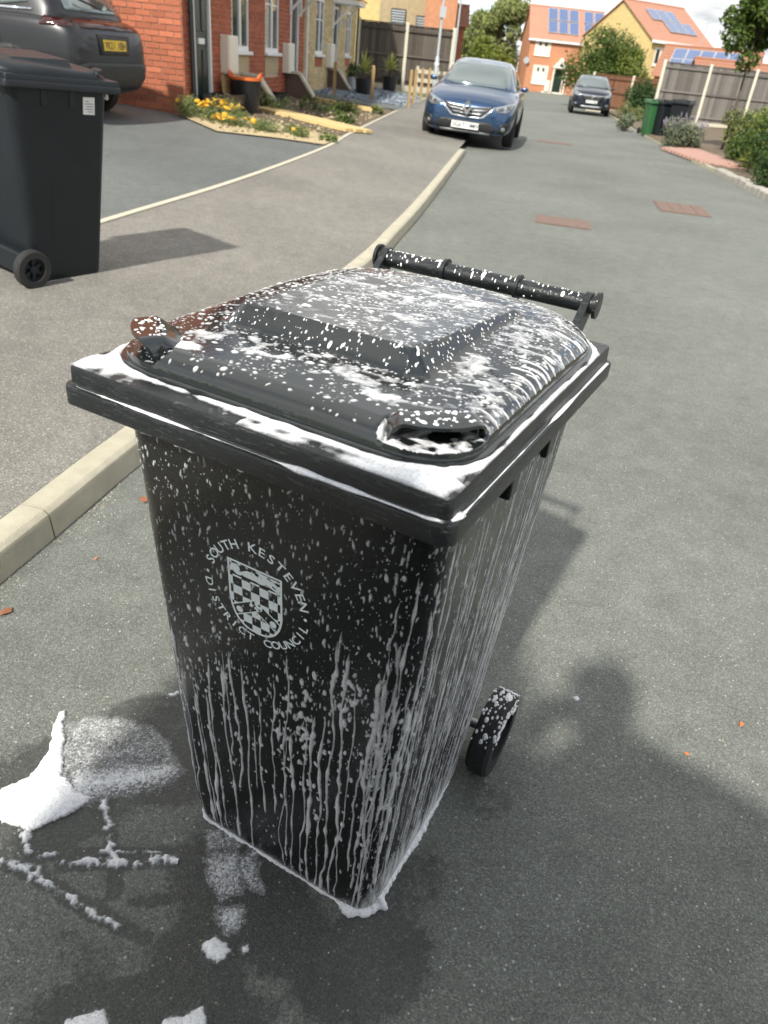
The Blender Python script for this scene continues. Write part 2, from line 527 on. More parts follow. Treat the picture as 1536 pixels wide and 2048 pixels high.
MT['blossom'] = simple('orange_blossom', (.85, .45, .03), .6, vary=.3, scale=30)
MT['lav'] = simple('lavender_flower', (.2, .18, .22), .7, vary=.3)
MT['bark'] = simple('bark', (.12, .09, .065), .9, vary=.3, scale=12, bump=.6)
MT['orange'] = simple('orange_plastic', (.75, .17, .03), .45, vary=.08)
MT['rust'] = simple('rusty_iron', (.17, .115, .09), .85, vary=.3, scale=12, bump=.5, bscale=60)
MT['grass'] = simple('verge_grass', (.07, .1, .035), .95, vary=.4, scale=1.5, bump=.6, bscale=12)
MT['paver'] = simple('pink_block_paving', (.42, .25, .2), .85, vary=.2, scale=8, bump=.4)
MT['leaf_litter'] = simple('dead_leaf', (.26, .1, .05), .85, vary=.4, scale=40)
# ================================================================ SETTING
NLX, NLY, AX, AY = -.98832, .15240, -1.13, 1.8
def zl(x, y):                                   # the left side rises gently from the kerb to the houses
    return .1 + .055 * ((x - AX) * NLX + (y - AY) * NLY)
def zr(y):                                      # the road falls slightly beyond the parked car
    return -.0075 * max(0.0, y - 16.0)

def resample(pts, step):
    pts = [Vector((*p, 0)) if len(p) == 2 else Vector(p) for p in pts]
    # catmull-rom
    out = []
    for i in range(len(pts) - 1):
        p0 = pts[max(i - 1, 0)]; p1 = pts[i]; p2 = pts[i + 1]; p3 = pts[min(i + 2, len(pts) - 1)]
        n = max(1, int((p2 - p1).length / step))
        for k in range(n):
            t = k / n
            out.append(.5 * ((2 * p1) + (p2 - p0) * t + (2 * p0 - 5 * p1 + 4 * p2 - p3) * t * t + (3 * p1 - p0 - 3 * p2 + p3) * t ** 3))
    out.append(pts[-1])
    return out

# -- far ground
m = MB(); S = 700
m.add([(-S, -S, -1.2), (S, -S, -1.2), (S, S, -1.2), (-S, S, -1.2)], [(0, 1, 2, 3)])
tag(m.build('ground', MT['grass']), 'flat green land reaching out to the horizon behind the houses', 'ground', kind='structure')

# -- kerb line on the left (front top edge)
KL = [(-2.05, -3.0), (-1.42, .0), (-1.079, 1.644), (-.985, 2.145), (-.925, 2.45), (-.33, 5.416), (-.128, 6.82), (.081, 8.444), (.459, 11.83), (.79, 14.9)]
KLs = resample(KL, .12)
KLext = KLs + [Vector(p + (0,)) for p in [(1.25, 19.0), (2.1, 27.0), (2.9, 34.0), (4.4, 45.0), (5.6, 60.0), (6.5, 84.0)]]
RK = [(4.35, 2.0), (4.95, 8.5), (5.35, 12.28), (5.47, 13.35), (5.72, 15.74), (5.86, 17.2), (6.13, 19.84), (6.64, 23.85), (7.36, 29.28), (8.82, 39.91), (9.6, 47.0), (11.2, 60.0), (16, 84.0)]
RKs = resample(RK, .5)

# -- road: dense near the bin (carries the wet stains), coarse far away
def grid_axis(segs):
    a = []
    for lo, hi, st in segs:
        a += list(np.arange(lo, hi, st))
    a.append(segs[-1][1])
    return np.array(a)
gx = grid_axis([(-2.6, -.95, .12), (-.95, .75, .01), (.75, 2.0, .08), (2.0, 30, 1.6)])
gy = grid_axis([(-4, .3, .3), (.3, 1.75, .01), (1.75, 3.5, .12), (3.5, 96, 1.7)])
GX, GY = np.meshgrid(gx, gy)
GZ = np.vectorize(zr)(GY)
v = np.stack([GX, GY, GZ], -1).reshape(-1, 3)
ny, nx = GX.shape
idx = np.arange(ny * nx).reshape(ny, nx)
f = np.stack([idx[:-1, :-1], idx[:-1, 1:], idx[1:, 1:], idx[1:, :-1]], -1).reshape(-1, 4)
me = bpy.data.meshes.new('road')
me.from_pydata(v.tolist(), [], f.tolist())
px_, py_ = GX.ravel(), GY.ravel()
wet = np.zeros(px_.shape)
def blob(cx, cy, rx, ry, a=0., amp=1.0, soft=.5):
    c, s = math.cos(a), math.sin(a)
    dx, dy = px_ - cx, py_ - cy
    u, w_ = (dx * c + dy * s) / rx, (-dx * s + dy * c) / ry
    return amp * np.clip((1 - np.hypot(u, w_)) / soft, 0, 1)
for b in [(-.62, .97, .26, .2, .3, .9), (-.42, 1.06, .2, .15, .2, .95), (-.17, .76, .26, .13, -.5, 1.), (.05, .68, .2, .14, .4, .8), (-.3, .56, .28, .09, .1, 1.), (.1, .5, .3, .1, .2, .75),
          (-.5, 1.2, .18, .09, .3, .7), (-.25, .66, .12, .1, .2, .8), (.12, .82, .09, .2, -.6, .55), (-.43, .63, .16, .06, -.6, .5), (.3, 1.05, .1, .08, 0, .5), (.36, 1.35, .16, .26, -.4, .35)]:
    wet = np.maximum(wet, blob(*b))
for ln, wd, am in [([(-.53, .96), (-.495, .895), (-.46, .83), (-.43, .76)], .013, 1.), ([(-.60, .817), (-.49, .835), (-.39, .846), (-.27, .863)], .010, .95), ([(-.55, .80), (-.42, .818), (-.32, .835)], .011, .95), ([(-.70, .80), (-.634, .787), (-.585, .775), (-.532, .751), (-.446, .713), (-.38, .695)], .013, 1.), ([(-.65, .86), (-.619, .82), (-.585, .775)], .013, 1.),
                   ([(-.46, .73), (-.41, .70), (-.35, .685)], .014, .8), ([(-.39, .745), (-.32, .76), (-.28, .77)], .012, .8), ([(-.27, .83), (-.24, .74), (-.22, .68), (-.2, .6)], .06, .9), ([(-.62, .84), (-.53, .832), (-.38, .84)], .01, .7)]:
    d = sdf_line(px_, py_, ln)
    wet = np.maximum(wet, am * np.clip(1.25 - d / wd * .6, 0, 1))
wet = wet * (.72 + .56 * fbm(px_ * 22, py_ * 22, 5, 4))
at = me.attributes.new('wet', 'FLOAT', 'POINT')
at.data.foreach_set('value', wet.astype(np.float32))
road = link_mesh('road', me, MT['road'])
tag(road, 'grey asphalt road with dark wet patches around the foamy bin', 'road', kind='structure')

# -- left kerb: one stone after another
kerb = empty('kerb', (0, 0, 0), label='cream concrete kerb running along the left edge of the road', cat='kerb')
kerb['kind'] = 'structure'
acc = 0; seg = []; stones = []
cur = [KLs[0]]
for a, b in zip(KLs[:-1], KLs[1:]):
    acc += (b - a).length; cur.append(b)
    if acc >= .9:
        stones.append(cur); cur = [b]; acc = 0
if len(cur) > 2: stones.append(cur)
for k, st in enumerate(stones):
    rings = []
    n = len(st)
    last = (k == len(stones) - 1)
    for i, p in enumerate(st):
        t = (st[min(i + 1, n - 1)] - st[max(i - 1, 0)]).normalized()
        nl = Vector((-t.y, t.x, 0))
        q = p.copy()
        if i == 0: q = p + t * .003
        if i == n - 1: q = p - t * .003
        h = .1
        if last: h = .1 - .055 * (i / (n - 1))
        prof = [(-.012, -.03), (-.003, h - .022), (.0, h - .014), (.013, h - .002), (.018, h), (.088, h + .002), (.095, h - .002), (.095, -.03)]
        rings.append([tuple(q + nl * d + Vector((0, 0, z))) for d, z in prof])
    mb = MB().loft(rings, close=True, cap0=True, cap1=True)
    o = mb.build('kerb_stone', MT['kerb'], kerb)
    fix_normals(o); auto_smooth(o, 25)

def sheet(name, poly, mat, zf, off, label, cat, sub=.6, kind='structure'):
    """polygon in plan laid on a height function, cut to a grid so it follows slopes"""
    bm = bmesh.new()
    vs_ = [bm.verts.new((x, y, 0)) for x, y in poly]
    fa = bm.faces.new(vs_)
    xs = [p[0] for p in poly]; ys = [p[1] for p in poly]
    for axis, lo, hi in ((0, min(xs), max(xs)), (1, min(ys), max(ys))):
        nn = int((hi - lo) / (sub * 4))
        for i in range(1, nn + 1):
            c = lo + (hi - lo) * i / (nn + 1)
            no = Vector((1, 0, 0)) if axis == 0 else Vector((0, 1, 0))
            bmesh.ops.bisect_plane(bm, geom=bm.verts[:] + bm.edges[:] + bm.faces[:], plane_co=no * c, plane_no=no)
    for v_ in bm.verts:
        v_.co.z = zf(v_.co.x, v_.co.y) + off
    bmesh.ops.recalc_face_normals(bm, faces=bm.faces)
    for fc in bm.faces:
        if fc.normal.z < 0: fc.normal_flip()
    me = bpy.data.meshes.new(name); bm.to_mesh(me); bm.free()
    return tag(link_mesh(name, me, mat), label, cat, kind=kind)

# pavement between kerb and edging strip
ED = [(-3.2, -3), (-2.75, 1.5), (-2.40, 4.28), (-2.22, 5.48), (-1.90, 7.3), (-1.63, 9.23), (-1.35, 11.78), (-1.24, 13.87), (-.84, 19.13), (-.62, 22.0), (-.03, 28.7), (.4, 33.0)]
EDs = resample(ED, .5)
kb = []
for i, p in enumerate(KLext):
    t = (KLext[min(i + 1, len(KLext) - 1)] - KLext[max(i - 1, 0)]).normalized()
    kb.append((p.x - t.y * .09, p.y + t.x * .09))
kb = [p for p in kb if p[1] < 33.5]
poly = kb[::3] + [(kb[-1][0], 33.5)] + [(p.x, p.y) for p in reversed(EDs)]
sheet('pavement', poly, MT['pavement'], zl, -.004, 'brown grey asphalt pavement between the kerb and the driveway', 'pavement')
# edging strip
rings = []
for i, p in enumerate(EDs):
    t = (EDs[min(i + 1, len(EDs) - 1)] - EDs[max(i - 1, 0)]).normalized()
    nl = Vector((-t.y, t.x, 0))
    rings.append([(q.x, q.y, zl(q.x, q.y) + dz) for q, dz in ((p - nl * .028, -.05), (p - nl * .028, .008), (p + nl * .028, .008), (p + nl * .028, -.05))])
o = MB().loft(rings, close=True, cap0=True, cap1=True).build('path_edging', MT['concrete'])
fix_normals(o)
tag(o, 'thin pale concrete edging strip between pavement and driveway', 'edging', kind='structure')
# driveway, left of the edging
poly = [(p.x, p.y) for p in EDs if p.y < 11.9] + [(-2.07, 11.5), (-2.85, 11.15), (-3.66, 12.2), (-3.66, 12.44), (-14, 13.1), (-14, -3)]
sheet('driveway', poly, MT['drive'], zl, -.006, 'dark grey asphalt driveway in front of the brick gable', 'driveway')
# front garden bed
poly = [(-2.85, 11.15), (-2.07, 11.5), (-1.42, 11.6)] + [(p.x - .03, p.y) for p in EDs if 11.7 < p.y < 20.3] + [(-2.6, 21.2), (-3.2, 20.0), (-3.66, 12.2)]
sheet('garden_bed', poly, MT['soil'], zl, .004, 'bare brown soil front garden beside the pavement', 'garden bed')
poly = [(-3.66, 12.2), (-2.85, 11.15), (-2.07, 11.5), (-1.42, 11.65), (-1.3, 13.0), (-1.9, 12.9), (-2.7, 12.9), (-3.4, 14.1)]
sheet('gravel_strip', poly, MT['straw'], zl, .012, 'pale straw coloured gravel along the edge of the driveway', 'gravel')
poly = [(-3.07, 21.2), (-1.45, 21.75), (-.55, 22.1), (-.1, 28.2), (-2.7, 29.5), (-3.0, 29.0)]
sheet('slate_bed', poly, MT['slate_base'], zl, .012, 'bed of blue grey slate in the front garden by the fence', 'slate bed')
poly = [(-3.3, 20.0), (-2.7, 20.6), (-.75, 20.4), (-.6, 22.0), (-3.2, 21.3)]
sheet('garden_path', poly, MT['drive'], zl, .016, 'grey path between the soil bed and the slate', 'path')
# land left of the houses and beyond
poly = [(-40, 13.0), (-3.7, 12.4), (-3.3, 20), (-2.7, 29.4), (.3, 33.2), (1.8, 60), (3, 96), (-60, 96)]
sheet('back_land', poly, MT['grass'], lambda x, y: .1, .0, 'rough land behind the terraced houses', 'ground', 6)
# right verge
poly = [(p.x + .02, p.y) for p in RKs] + [(60, 90), (60, 2)]
sheet('verge', poly, MT['soil'], lambda x, y: zr(y) + .02 + min(.5, max(0, x - 6.5) * .03), .035, 'planted soil bed on the right of the road', 'verge', 3)
# right kerb
kr = empty('kerb', (0, 0, 0), label='granite kerb along the right edge of the road, rough setts nearest', cat='kerb')
kr['kind'] = 'structure'
acc = 0; pts = resample(RK, .16)
i = 0
while i < len(pts) - 2 and pts[i].y < 84:
    p = pts[i]
    near = p.y < 16.0
    step = 2 if near else (6 if p.y < 30 else 14)
    j = min(i + step, len(pts) - 1)
    q = pts[j]
    t = (q - p).normalized(); nr = Vector((t.y, -t.x, 0))
    w_, h_ = (.2, .1) if near else (.12, .045)
    if near: h_ += random.uniform(-.02, .02); w_ += random.uniform(-.03, .02)
    a, b = p + t * .006, q - t * .006
    z0 = zr(p.y)
    mb = MB().add([tuple(a + Vector((0, 0, z0 - .05))), tuple(b + Vector((0, 0, z0 - .05))), tuple(b + nr * w_ + Vector((0, 0, z0 - .05))), tuple(a + nr * w_ + Vector((0, 0, z0 - .05))),
                   tuple(a + nr * .01 + Vector((0, 0, z0 + h_))), tuple(b + nr * .01 + Vector((0, 0, z0 + h_))), tuple(b + nr * w_ + Vector((0, 0, z0 + h_ + .01))), tuple(a + nr * w_ + Vector((0, 0, z0 + h_ + .01)))],
                  [(0, 3, 2, 1), (4, 5, 6, 7), (0, 1, 5, 4), (1, 2, 6, 5), (2, 3, 7, 6), (3, 0, 4, 7)])
    o = mb.build('sett' if near else 'kerb_stone', MT['setts'] if near else MT['kerb'], kr)
    fix_normals(o)
    if near: bevel(o, .018, 2)
    i = j
# pink block paving: each block a piece
pav = empty('block_paving', (0, 0, 0), label='patch of pink block paving behind the right kerb', cat='paving')
pav['kind'] = 'structure'
bmesh_box = MB().box((-.148, -.073, 0), (.148, .073, .05)).mesh('block'); bmesh_box.materials.append(MT['paver'])
pp = [(5.95, 20.9), (6.0, 17.3), (6.4, 16.6), (7.3, 19.5), (8.0, 22.4)]
cxs, cys = np.meshgrid(np.arange(5.8, 8.2, .30), np.arange(16.5, 22.6, .15))
d = sdf_poly(cxs, cys, pp)
for (x, y), dd in zip(zip(cxs.ravel(), cys.ravel()), d.ravel()):
    if dd > .02:
        row = int(round((y - 16.5) / .15))
        o = bpy.data.objects.new('block', bmesh_box); COL.objects.link(o); o.parent = pav
        o.location = (x + (.15 if row % 2 else 0), y, zr(y) + .03 + random.uniform(-.002, .003))
# covers in the road
def cover(x, y, w, l, rz, label):
    t_ = empty('utility_cover', (x, y, zr(y) + .003), rz, label, 'utility cover', 'iron covers in the road')
    o = MB().box((-w / 2, -l / 2, 0), (w / 2, l / 2, .004)).build('frame', MT['rust'], t_)
    for k in range(4):
        a = -w / 2 + .02 + k * (w - .04) / 4
        MB().box((a + .004, -l / 2 + .02, .004), (a + (w - .04) / 4 - .004, l / 2 - .02, .008)).build('lid_panel', MT['rust'], t_)
cover(1.62, 8.6, .6, .52, -.15, 'rusty rectangular cover in the road, the one nearer the kerb with cars')
cover(3.52, 10.6, .66, .9, -.15, 'rusty square cover further right in the road')
cover(3.1, 19.5, .8, .5, -.1, 'faint dark cover further up the road near the parked blue car')
# loose grit along the gutter and on the road
mb = MB(); rg = random.Random(12)
def pebble(x, y, s):
    a = rg.uniform(0, 6.28)
    pts = [(x + s * math.cos(a + k * 1.57) * rg.uniform(.7, 1.2), y + s * math.sin(a + k * 1.57) * rg.uniform(.7, 1.2), .0005) for k in range(4)] + [(x + s * rg.uniform(-.3, .3), y + s * rg.uniform(-.3, .3), s * rg.uniform(.6, 1.1))]
    mb.add(pts, [(0, 1, 4), (1, 2, 4), (2, 3, 4), (3, 0, 4)], rg.choice((0, 0, 1, 2)))
for k in range(1500):
    p = rg.choice(KLs[20:90])
    pebble(p.x + .012 + abs(rg.gauss(0, .03)), p.y + rg.uniform(-.1, .1), rg.uniform(.0012, .0038))
for k in range(700):
    pebble(rg.uniform(-.8, 1.6), rg.uniform(.4, 3.2), rg.uniform(.001, .0026))
o = mb.build('grit', [MT['setts'], MT['straw'], MT['concrete']]); tag(o, 'loose grit in the gutter and over the road', 'grit', kind='stuff')
# leaf litter by the kerb
for x, y, s, orange, lab in [(-.83, 2.12, .034, 0, 'largest dead brown leaf in the gutter behind the foamy bin'), (-.79, 2.155, .026, 0, 'curled brown leaf touching the largest one in the gutter'), (-.78, 2.24, .02, 0, 'small brown leaf further along the gutter, against the foamy bin'),
                          (-1.05, 1.52, .011, 1, 'orange petal lying at the foot of the kerb by the left edge'), (-1.0, 1.485, .022, 0, 'dark brown leaf on the road at the left edge by the kerb'), (-.86, 1.76, .008, 1, 'tiny orange petal on the road along the left kerb'),
                          (.98, 1.36, .010, 1, 'yellow orange petal on the open road, further from the wheel'), (.80, 1.24, .009, 1, 'red orange petal on the open road, nearer the wheel')]:
    a = random.uniform(0, 6.28)
    ob = MB().add([(-s, -s * .35, .001), (0, -s * .5, .006), (s, -s * .1, .002), (s * .6, s * .4, .007), (-s * .4, s * .5, .003)], [(0, 1, 3), (1, 2, 3), (0, 3, 4)]).build('fallen_leaf', MT['orange'] if orange else MT['leaf_litter'])
    ob.location = (x, y, .004); ob.rotation_euler = (random.uniform(-.2, .2), random.uniform(-.2, .2), a)
    tag(ob, lab, 'leaf', 'leaf bits on the road')
# ================================================================ WHEELED BINS
def rr(hw, y0, y1, r, n=8, step=None):
    """rounded rectangle outline, counter-clockwise from the front left corner's left side"""
    r = max(r, .0005)
    out = []
    def arc(cx, cy, a0):
        for k in range(n + 1):
            a = a0 + math.pi / 2 * k / n
            out.append((cx + r * math.cos(a), cy + r * math.sin(a)))
    arc(-hw + r, y0 + r, math.pi)
    arc(hw - r, y0 + r, 1.5 * math.pi)
    arc(hw - r, y1 - r, 0)
    arc(-hw + r, y1 - r, .5 * math.pi)
    return out
def rrd(hw, y0, y1, r, n=10, m_=(60, 66, 60, 66)):
    """rounded rectangle with subdivided straight runs (fixed count)"""
    c = rr(hw, y0, y1, r, n); out = []
    for q in range(4):
        seg = c[q * (n + 1):(q + 1) * (n + 1)]
        out += seg
        a = seg[-1]; b = c[((q + 1) * (n + 1)) % len(c)]
        for k in range(1, m_[q]):
            t = k / m_[q]; out.append((a[0] + (b[0] - a[0]) * t, a[1] + (b[1] - a[1]) * t))
    return out
# body section at height z: half width, front y, rear y, corner radius
BH = .955
def body_sec(z):
    t = z / BH
    e = .012 * math.exp(-z / .02)
    return (.213 + .0464 * t - e * .4, -.2252 - .0452 * t + e * .5, .205 + .085 * t - e, .042 + .01 * t)
LID_HW, LID_Y0, LID_Y1 = .272, -.283, .338
def lid_sdf(x, y):
    """inset distance from the lid's outline (rounded corners)"""
    cy = (LID_Y0 + LID_Y1) / 2; hy = (LID_Y1 - LID_Y0) / 2
    r = np.where(np.asarray(y) < 0, .085, .125)
    qx = np.abs(x) - LID_HW + r; qy = np.abs(np.asarray(y) - cy) - hy + r
    return -(np.minimum(np.maximum(qx, qy), 0) + np.hypot(np.maximum(qx, 0), np.maximum(qy, 0)) - r)
def sstep(a, b, x):
    t = np.clip((x - a) / (b - a), 0, 1); return t * t * (3 - 2 * t)
GC = (.214, -.228); GE = (.76, .65); GO = (.65, -.76)      # right grip: centre, axis, outward (towards the corner)
def grip_pq(x, y, sx):
    dx = np.asarray(x) * sx - GC[0]; dy = np.asarray(y) - GC[1]
    return dx * GE[0] + dy * GE[1], dx * GO[0] + dy * GO[1]
def lid_base(x, y):
    x = np.asarray(x, float); y = np.asarray(y, float)
    rise = sstep(-.16, .22, y)
    zm = 1.036 + (.005 + .017 * rise) * (1 - (x / .275) ** 2) + .004 * rise
    # raised panel with steep walls, sinking into the dome towards the back
    g = np.clip(y + .12, 0, 1)
    px = np.maximum(-(x + .192 - .03 * g), x - .146 - .06 * g) * 1.15; py = (-.126 - y) * 1.7
    e = np.maximum(np.maximum(px, py), (px + py + .03) * .72)
    top = 1.0725 - .03 * g
    pl = np.minimum(top, 1.038 - e)
    # the panel's end fades out between y .2 and .27
    pl = pl - .05 * np.clip(y - .2, 0, 1) / .07
    k = .0022
    return np.maximum(zm, pl) + k * .25 * np.clip(1 - np.abs(zm - pl) / (2 * k), 0, 1) ** 2 * 2
def lid_z(x, y):
    x = np.asarray(x, float); y = np.asarray(y, float)
    d = lid_sdf(x, y)
    z = lid_base(x, y)
    # outer roll and flange
    t = np.clip((d - .007) / (.028 + .052 * sstep(.05, .3, y)), 0, 1)
    prof = np.sqrt(np.clip(1 - (1 - t) ** 2, 0, 1))
    z = np.where(d < .007, 1.0125, 1.0135 + (z - 1.0135) * prof)
    # finger recesses under the two grips, cut into the front corners
    for sx in (-1, 1):
        p, q = grip_pq(x, y, sx)
        r_ = np.hypot(p / .073, (q - .008) / .046)
        rec = 1.0205 + .03 * np.clip((r_ - .86) / .14, 0, 1)
        z = np.where((r_ < 1) & (d > .0085), np.minimum(z, rec), z)
    return z

def grip_pt(a, b, sx):
    """hood of a finger grip: a along it (-1..1), b from its root (0) to its lip (1) -> p, q, z"""
    c = math.sqrt(max(0, 1 - a * a))
    qb = -.012 - .026 * c ** .7; qf = .004 + .025 * c ** .95
    q = qb + (qf - qb) * b; p = a * (.055 + .003 * b)
    xb, yb = sx * (GC[0] + p * GE[0] + qb * GO[0]), GC[1] + p * GE[1] + qb * GO[1]
    z0 = float(lid_base(xb, yb)) - .0005
    z = z0 + .0145 * float(sstep(0, .5, b)) - .0045 * b * b * c
    e = min(1, max(0, (abs(a) - .70) / .30))
    ze = z0 + (1.0205 - z0) * float(sstep(.15, .7, b))
    return p, q, ze + (z - ze) * math.sqrt(1 - e * e)

def make_wheel(parent, x, y, sx, w=.05, r=.1):
    t = None
    prof = [(r * .62, -w / 2), (r * .93, -w / 2), (r, -w / 2 + .008), (r, w / 2 - .008), (r * .93, w / 2), (r * .62, w / 2)]
    Mx = Matrix.Translation((x, y, r))
    ty = MB().lathe(prof, 40, 'x', Mx, ring=True).build('wheel', MT['rubber'], parent, ang=30); fix_normals(ty)
    h = MB()
    h.lathe([(r * .64, -.006), (r * .64, .006), (r * .5, .006), (r * .5, -.006)], 32, 'x', Mx, ring=True)
    h.lathe([(r * .62, -sx * .016), (r * .6, -sx * .014)], 32, 'x', Mx)
    h.lathe([(.0, sx * .02), (.02, sx * .018), (.024, sx * .012), (.024, -sx * .01)], 16, 'x', Mx)
    h.lathe([(.0, -sx * .004), (r * .52, -sx * .004), (r * .63, -sx * .002), (r * .63, -sx * .008), (.0, -sx * .008)], 28, 'x', Mx)
    for k in range(6):
        a = k * math.pi / 3
        Mk = Mx @ Matrix.Rotation(a, 4, 'X')
        h.box((-.008, -.007, .015), (.008, .007, r * .63), M=Mk)
    h.build('rim', MT['bin_dry'], ty)

def make_bin(t, body_m, rim_m, lid_m, lugs=True):
    # body
    zs = [0, .004, .01, .02, .04] + list(np.linspace(.07, BH, 26))
    rings = []
    for z in zs:
        hw, y0, y1, r = body_sec(z)
        if z < .2: y1 -= .03 * (1 - z / .2)
        rings.append([(x, y, z) for x, y in rrd(hw, y0, y1, r, 10, (8, 8, 8, 8))])
    b = MB().loft(rings, cap0=True).build('body', body_m, t, smooth=True)
    # lugs below the rim
    if lugs:
        for sx in (-1, 1):
            for y in (-.045, .115):
                o = MB().box((sx * .25 - .012, y - .016, .875), (sx * .25 + .012 + sx * .006, y + .016, .958)).build('rib', rim_m, b)
                bevel(o, .004)
    # rim collar: two steps
    prof = [(.035, .9545), (.004, .951), (0, .954), (0, .975), (.0015, .9785), (.0065, .9795), (.0085, .982), (.0095, 1.001), (.0115, 1.0055), (.016, 1.0068), (.05, 1.0066), (.07, 1.002)]
    rings = [[(x, y, z) for x, y in rrd(.290 - d, -.330 + d, .33 - d, max(.02 - d, .005), 8, (10, 10, 10, 10))] for d, z in prof]
    o = MB().loft(rings).build('rim', rim_m, t, ang=32)
    # lid
    ds = [0, .0005, .003, .0065, .008, .0095, .0115, .014, .017, .021, .026, .031, .037] + list(np.arange(.042, .262, .0052)) + [.27]
    rings = []
    for i, dd in enumerate(ds):
        hw, y0, y1 = LID_HW - dd, LID_Y0 + dd, LID_Y1 - dd
        rf = max(.085 - dd, .0008); rb = max(.125 - dd, .0008)
        ol = rrd(hw, y0, y1, rf, 12, (90, 100, 90, 100))
        if rb != rf:
            ob = rrd(hw, y0, y1, rb, 12, (90, 100, 90, 100))
            ol = [q if q[1] > 0 else p for p, q in zip(ol, ob)]
        A = np.array(ol)
        zz = lid_z(A[:, 0], A[:, 1])
        if i == 0: zz = np.full(len(A), 1.0055)
        if i == 1: zz = np.full(len(A), 1.0115)
        rings.append([(a, b2, c) for (a, b2), c in zip(ol, zz)])
    lid = MB().loft(rings, cap1=True).build('lid', lid_m, t, ang=38)
    # finger grips: hoods over the recesses, open towards the corners
    for sx in (-1, 1):
        nu, nv = 41, 12
        def W(p, q, z): return (sx * (GC[0] + p * GE[0] + q * GO[0]), GC[1] + p * GE[1] + q * GO[1], z)
        top = []
        for i in range(nu):
            a = math.sin((-1 + 2 * i / (nu - 1)) * math.pi / 2)
            top += [W(*grip_pt(a, j / (nv - 1), sx)) for j in range(nv)]
        fs = [(i * nv + j, i * nv + j + 1, (i + 1) * nv + j + 1, (i + 1) * nv + j) for i in range(nu - 1) for j in range(nv - 1)]
        mb = MB(); mb.add(top, fs)
        k = nu * nv
        mb.add([(x, y, z - .004) for x, y, z in top], [q_[::-1] for q_ in fs])
        edge = [i * nv + nv - 1 for i in range(nu)]
        for a, b2 in zip(edge[:-1], edge[1:]):
            mb.f.append((a, b2, b2 + k, a + k)); mb.m.append(0)
        # wall at the back of the hollow
        wall = []
        for i in range(nu):
            a = math.sin((-1 + 2 * i / (nu - 1)) * math.pi / 2); c = math.sqrt(max(0, 1 - a * a))
            x0, y0, z0 = top[i * nv + 5]
            zt = max(z0 - .002, 1.0200)
            wall.append([(x0, y0, zt), W(a * .056, -.010 - .016 * c, min(zt, 1.036)), W(a * .057, -.008 - .015 * c, 1.026), W(a * .058, -.006 - .012 * c, 1.0195)])
        mb.loft(wall, close=False)
        g = mb.build('grip', lid_m, lid)
        fix_normals(g); auto_smooth(g, 50)
    # pull handle behind the lid
    hy, hz = .402, 1.043
    mb = MB()
    mb.lathe([(.0165, -.222), (.0165, .222)], 24, 'x', Matrix.Translation((0, hy, hz)))
    h = mb.build('handle', rim_m, t, ang=40)
    for x in (-.224, -.076, .074, .224):
        MB().lathe([(.0165, -.004), (.0235, -.003), (.0235, .003), (.0165, .004)], 24, 'x', Matrix.Translation((x, hy, hz))).build('ring', rim_m, h, ang=40)
    for sx in (-1, 1):
        M0 = Matrix(((0, 0, 1, 0), (1, 0, 0, 0), (0, 1, 0, 0), (0, 0, 0, 1)))
        pts = [(.402 + .021 * math.cos(a), 1.043 + .021 * math.sin(a)) for a in np.linspace(-.9, 2.6, 10)] + [(.32, 1.0), (.315, .955), (.35, .955), (.385, 1.0)]
        o = MB().prism(pts, sx * .207 - .007, sx * .207 + .007, M=M0).build('hinge', rim_m, t)
        fix_normals(o); bevel(o, .002)
    # axle and wheels
    MB().lathe([(.011, -.26), (.011, .26)], 12, 'x', Matrix.Translation((0, .25, .1))).build('axle', MT['lamp_steel'], t, ang=40)
    o = MB().box((-.2, .17, .04), (.2, .262, .16)).build('axle_housing', body_m, t); bevel(o, .012)
    for sx in (-1, 1):
        make_wheel(t, sx * .258, .25, sx)
    return b, lid

BX, BY, BYAW = -.0414, 1.0505, -.4599
hero = empty('wheeled_bin', (BX, BY, 0), BYAW, 'black wheeled bin covered in running white soap foam, with a white shield crest', 'wheeled bin', 'wheeled bins')
hb, hlid = make_bin(hero, MT['bin_body'], MT['bin_rim'], MT['bin_lid'])

# --- printed crest on the front
def front_pt(x, z, off=.0):
    hw, y0, y1, r = body_sec(z)
    return (x, y0 - off, z)
def to_front(o_pts, off): return [front_pt(x, z, off) for x, z in o_pts]
CX, CZ = -.020, .700
def letter_mesh(ch):
    cu = bpy.data.curves.new('t', 'FONT'); cu.body = ch; cu.size = 1.0; cu.align_x = 'CENTER'; cu.resolution_u = 3; cu.offset = .014
    ob = bpy.data.objects.new('t', cu); COL.objects.link(ob)
    dg = bpy.context.evaluated_depsgraph_get(); dg.update()
    me = ob.evaluated_get(dg).to_mesh()
    v = [tuple(q.co) for q in me.vertices]; f = [tuple(p.vertices) for p in me.polygons]
    ob.evaluated_get(dg).to_mesh_clear()
    bpy.data.objects.remove(ob); bpy.data.curves.remove(cu)
    return v, f
_LC = {}
def letter(ch):
    if ch not in _LC: _LC[ch] = letter_mesh(ch)
    return _LC[ch]
mb = MB()
def ring_text(txt, a0, a1, rad, size, top=True):
    n = len(txt)
    for i, ch in enumerate(txt):
        if ch == ' ': continue
        a = R(a0 + (a1 - a0) * i / (n - 1))
        cx, cz = CX + rad * 1.0 * math.sin(a), CZ + rad * math.cos(a)
        rot = -a if top else math.pi - a
        v, f = letter(ch)
        out = []
        for x, y, _ in v:
            x *= size * 1.12; y = (y - .35) * size
            out.append(front_pt(cx + x * math.cos(rot) - y * math.sin(rot), cz + x * math.sin(rot) + y * math.cos(rot), .0009))
        mb.add(out, f)
ring_text('SOUTH KESTEVEN', -68, 76, .088, .0225)
ring_text('DISTRICT COUNCIL', 262, 104, .088, .0205, False)
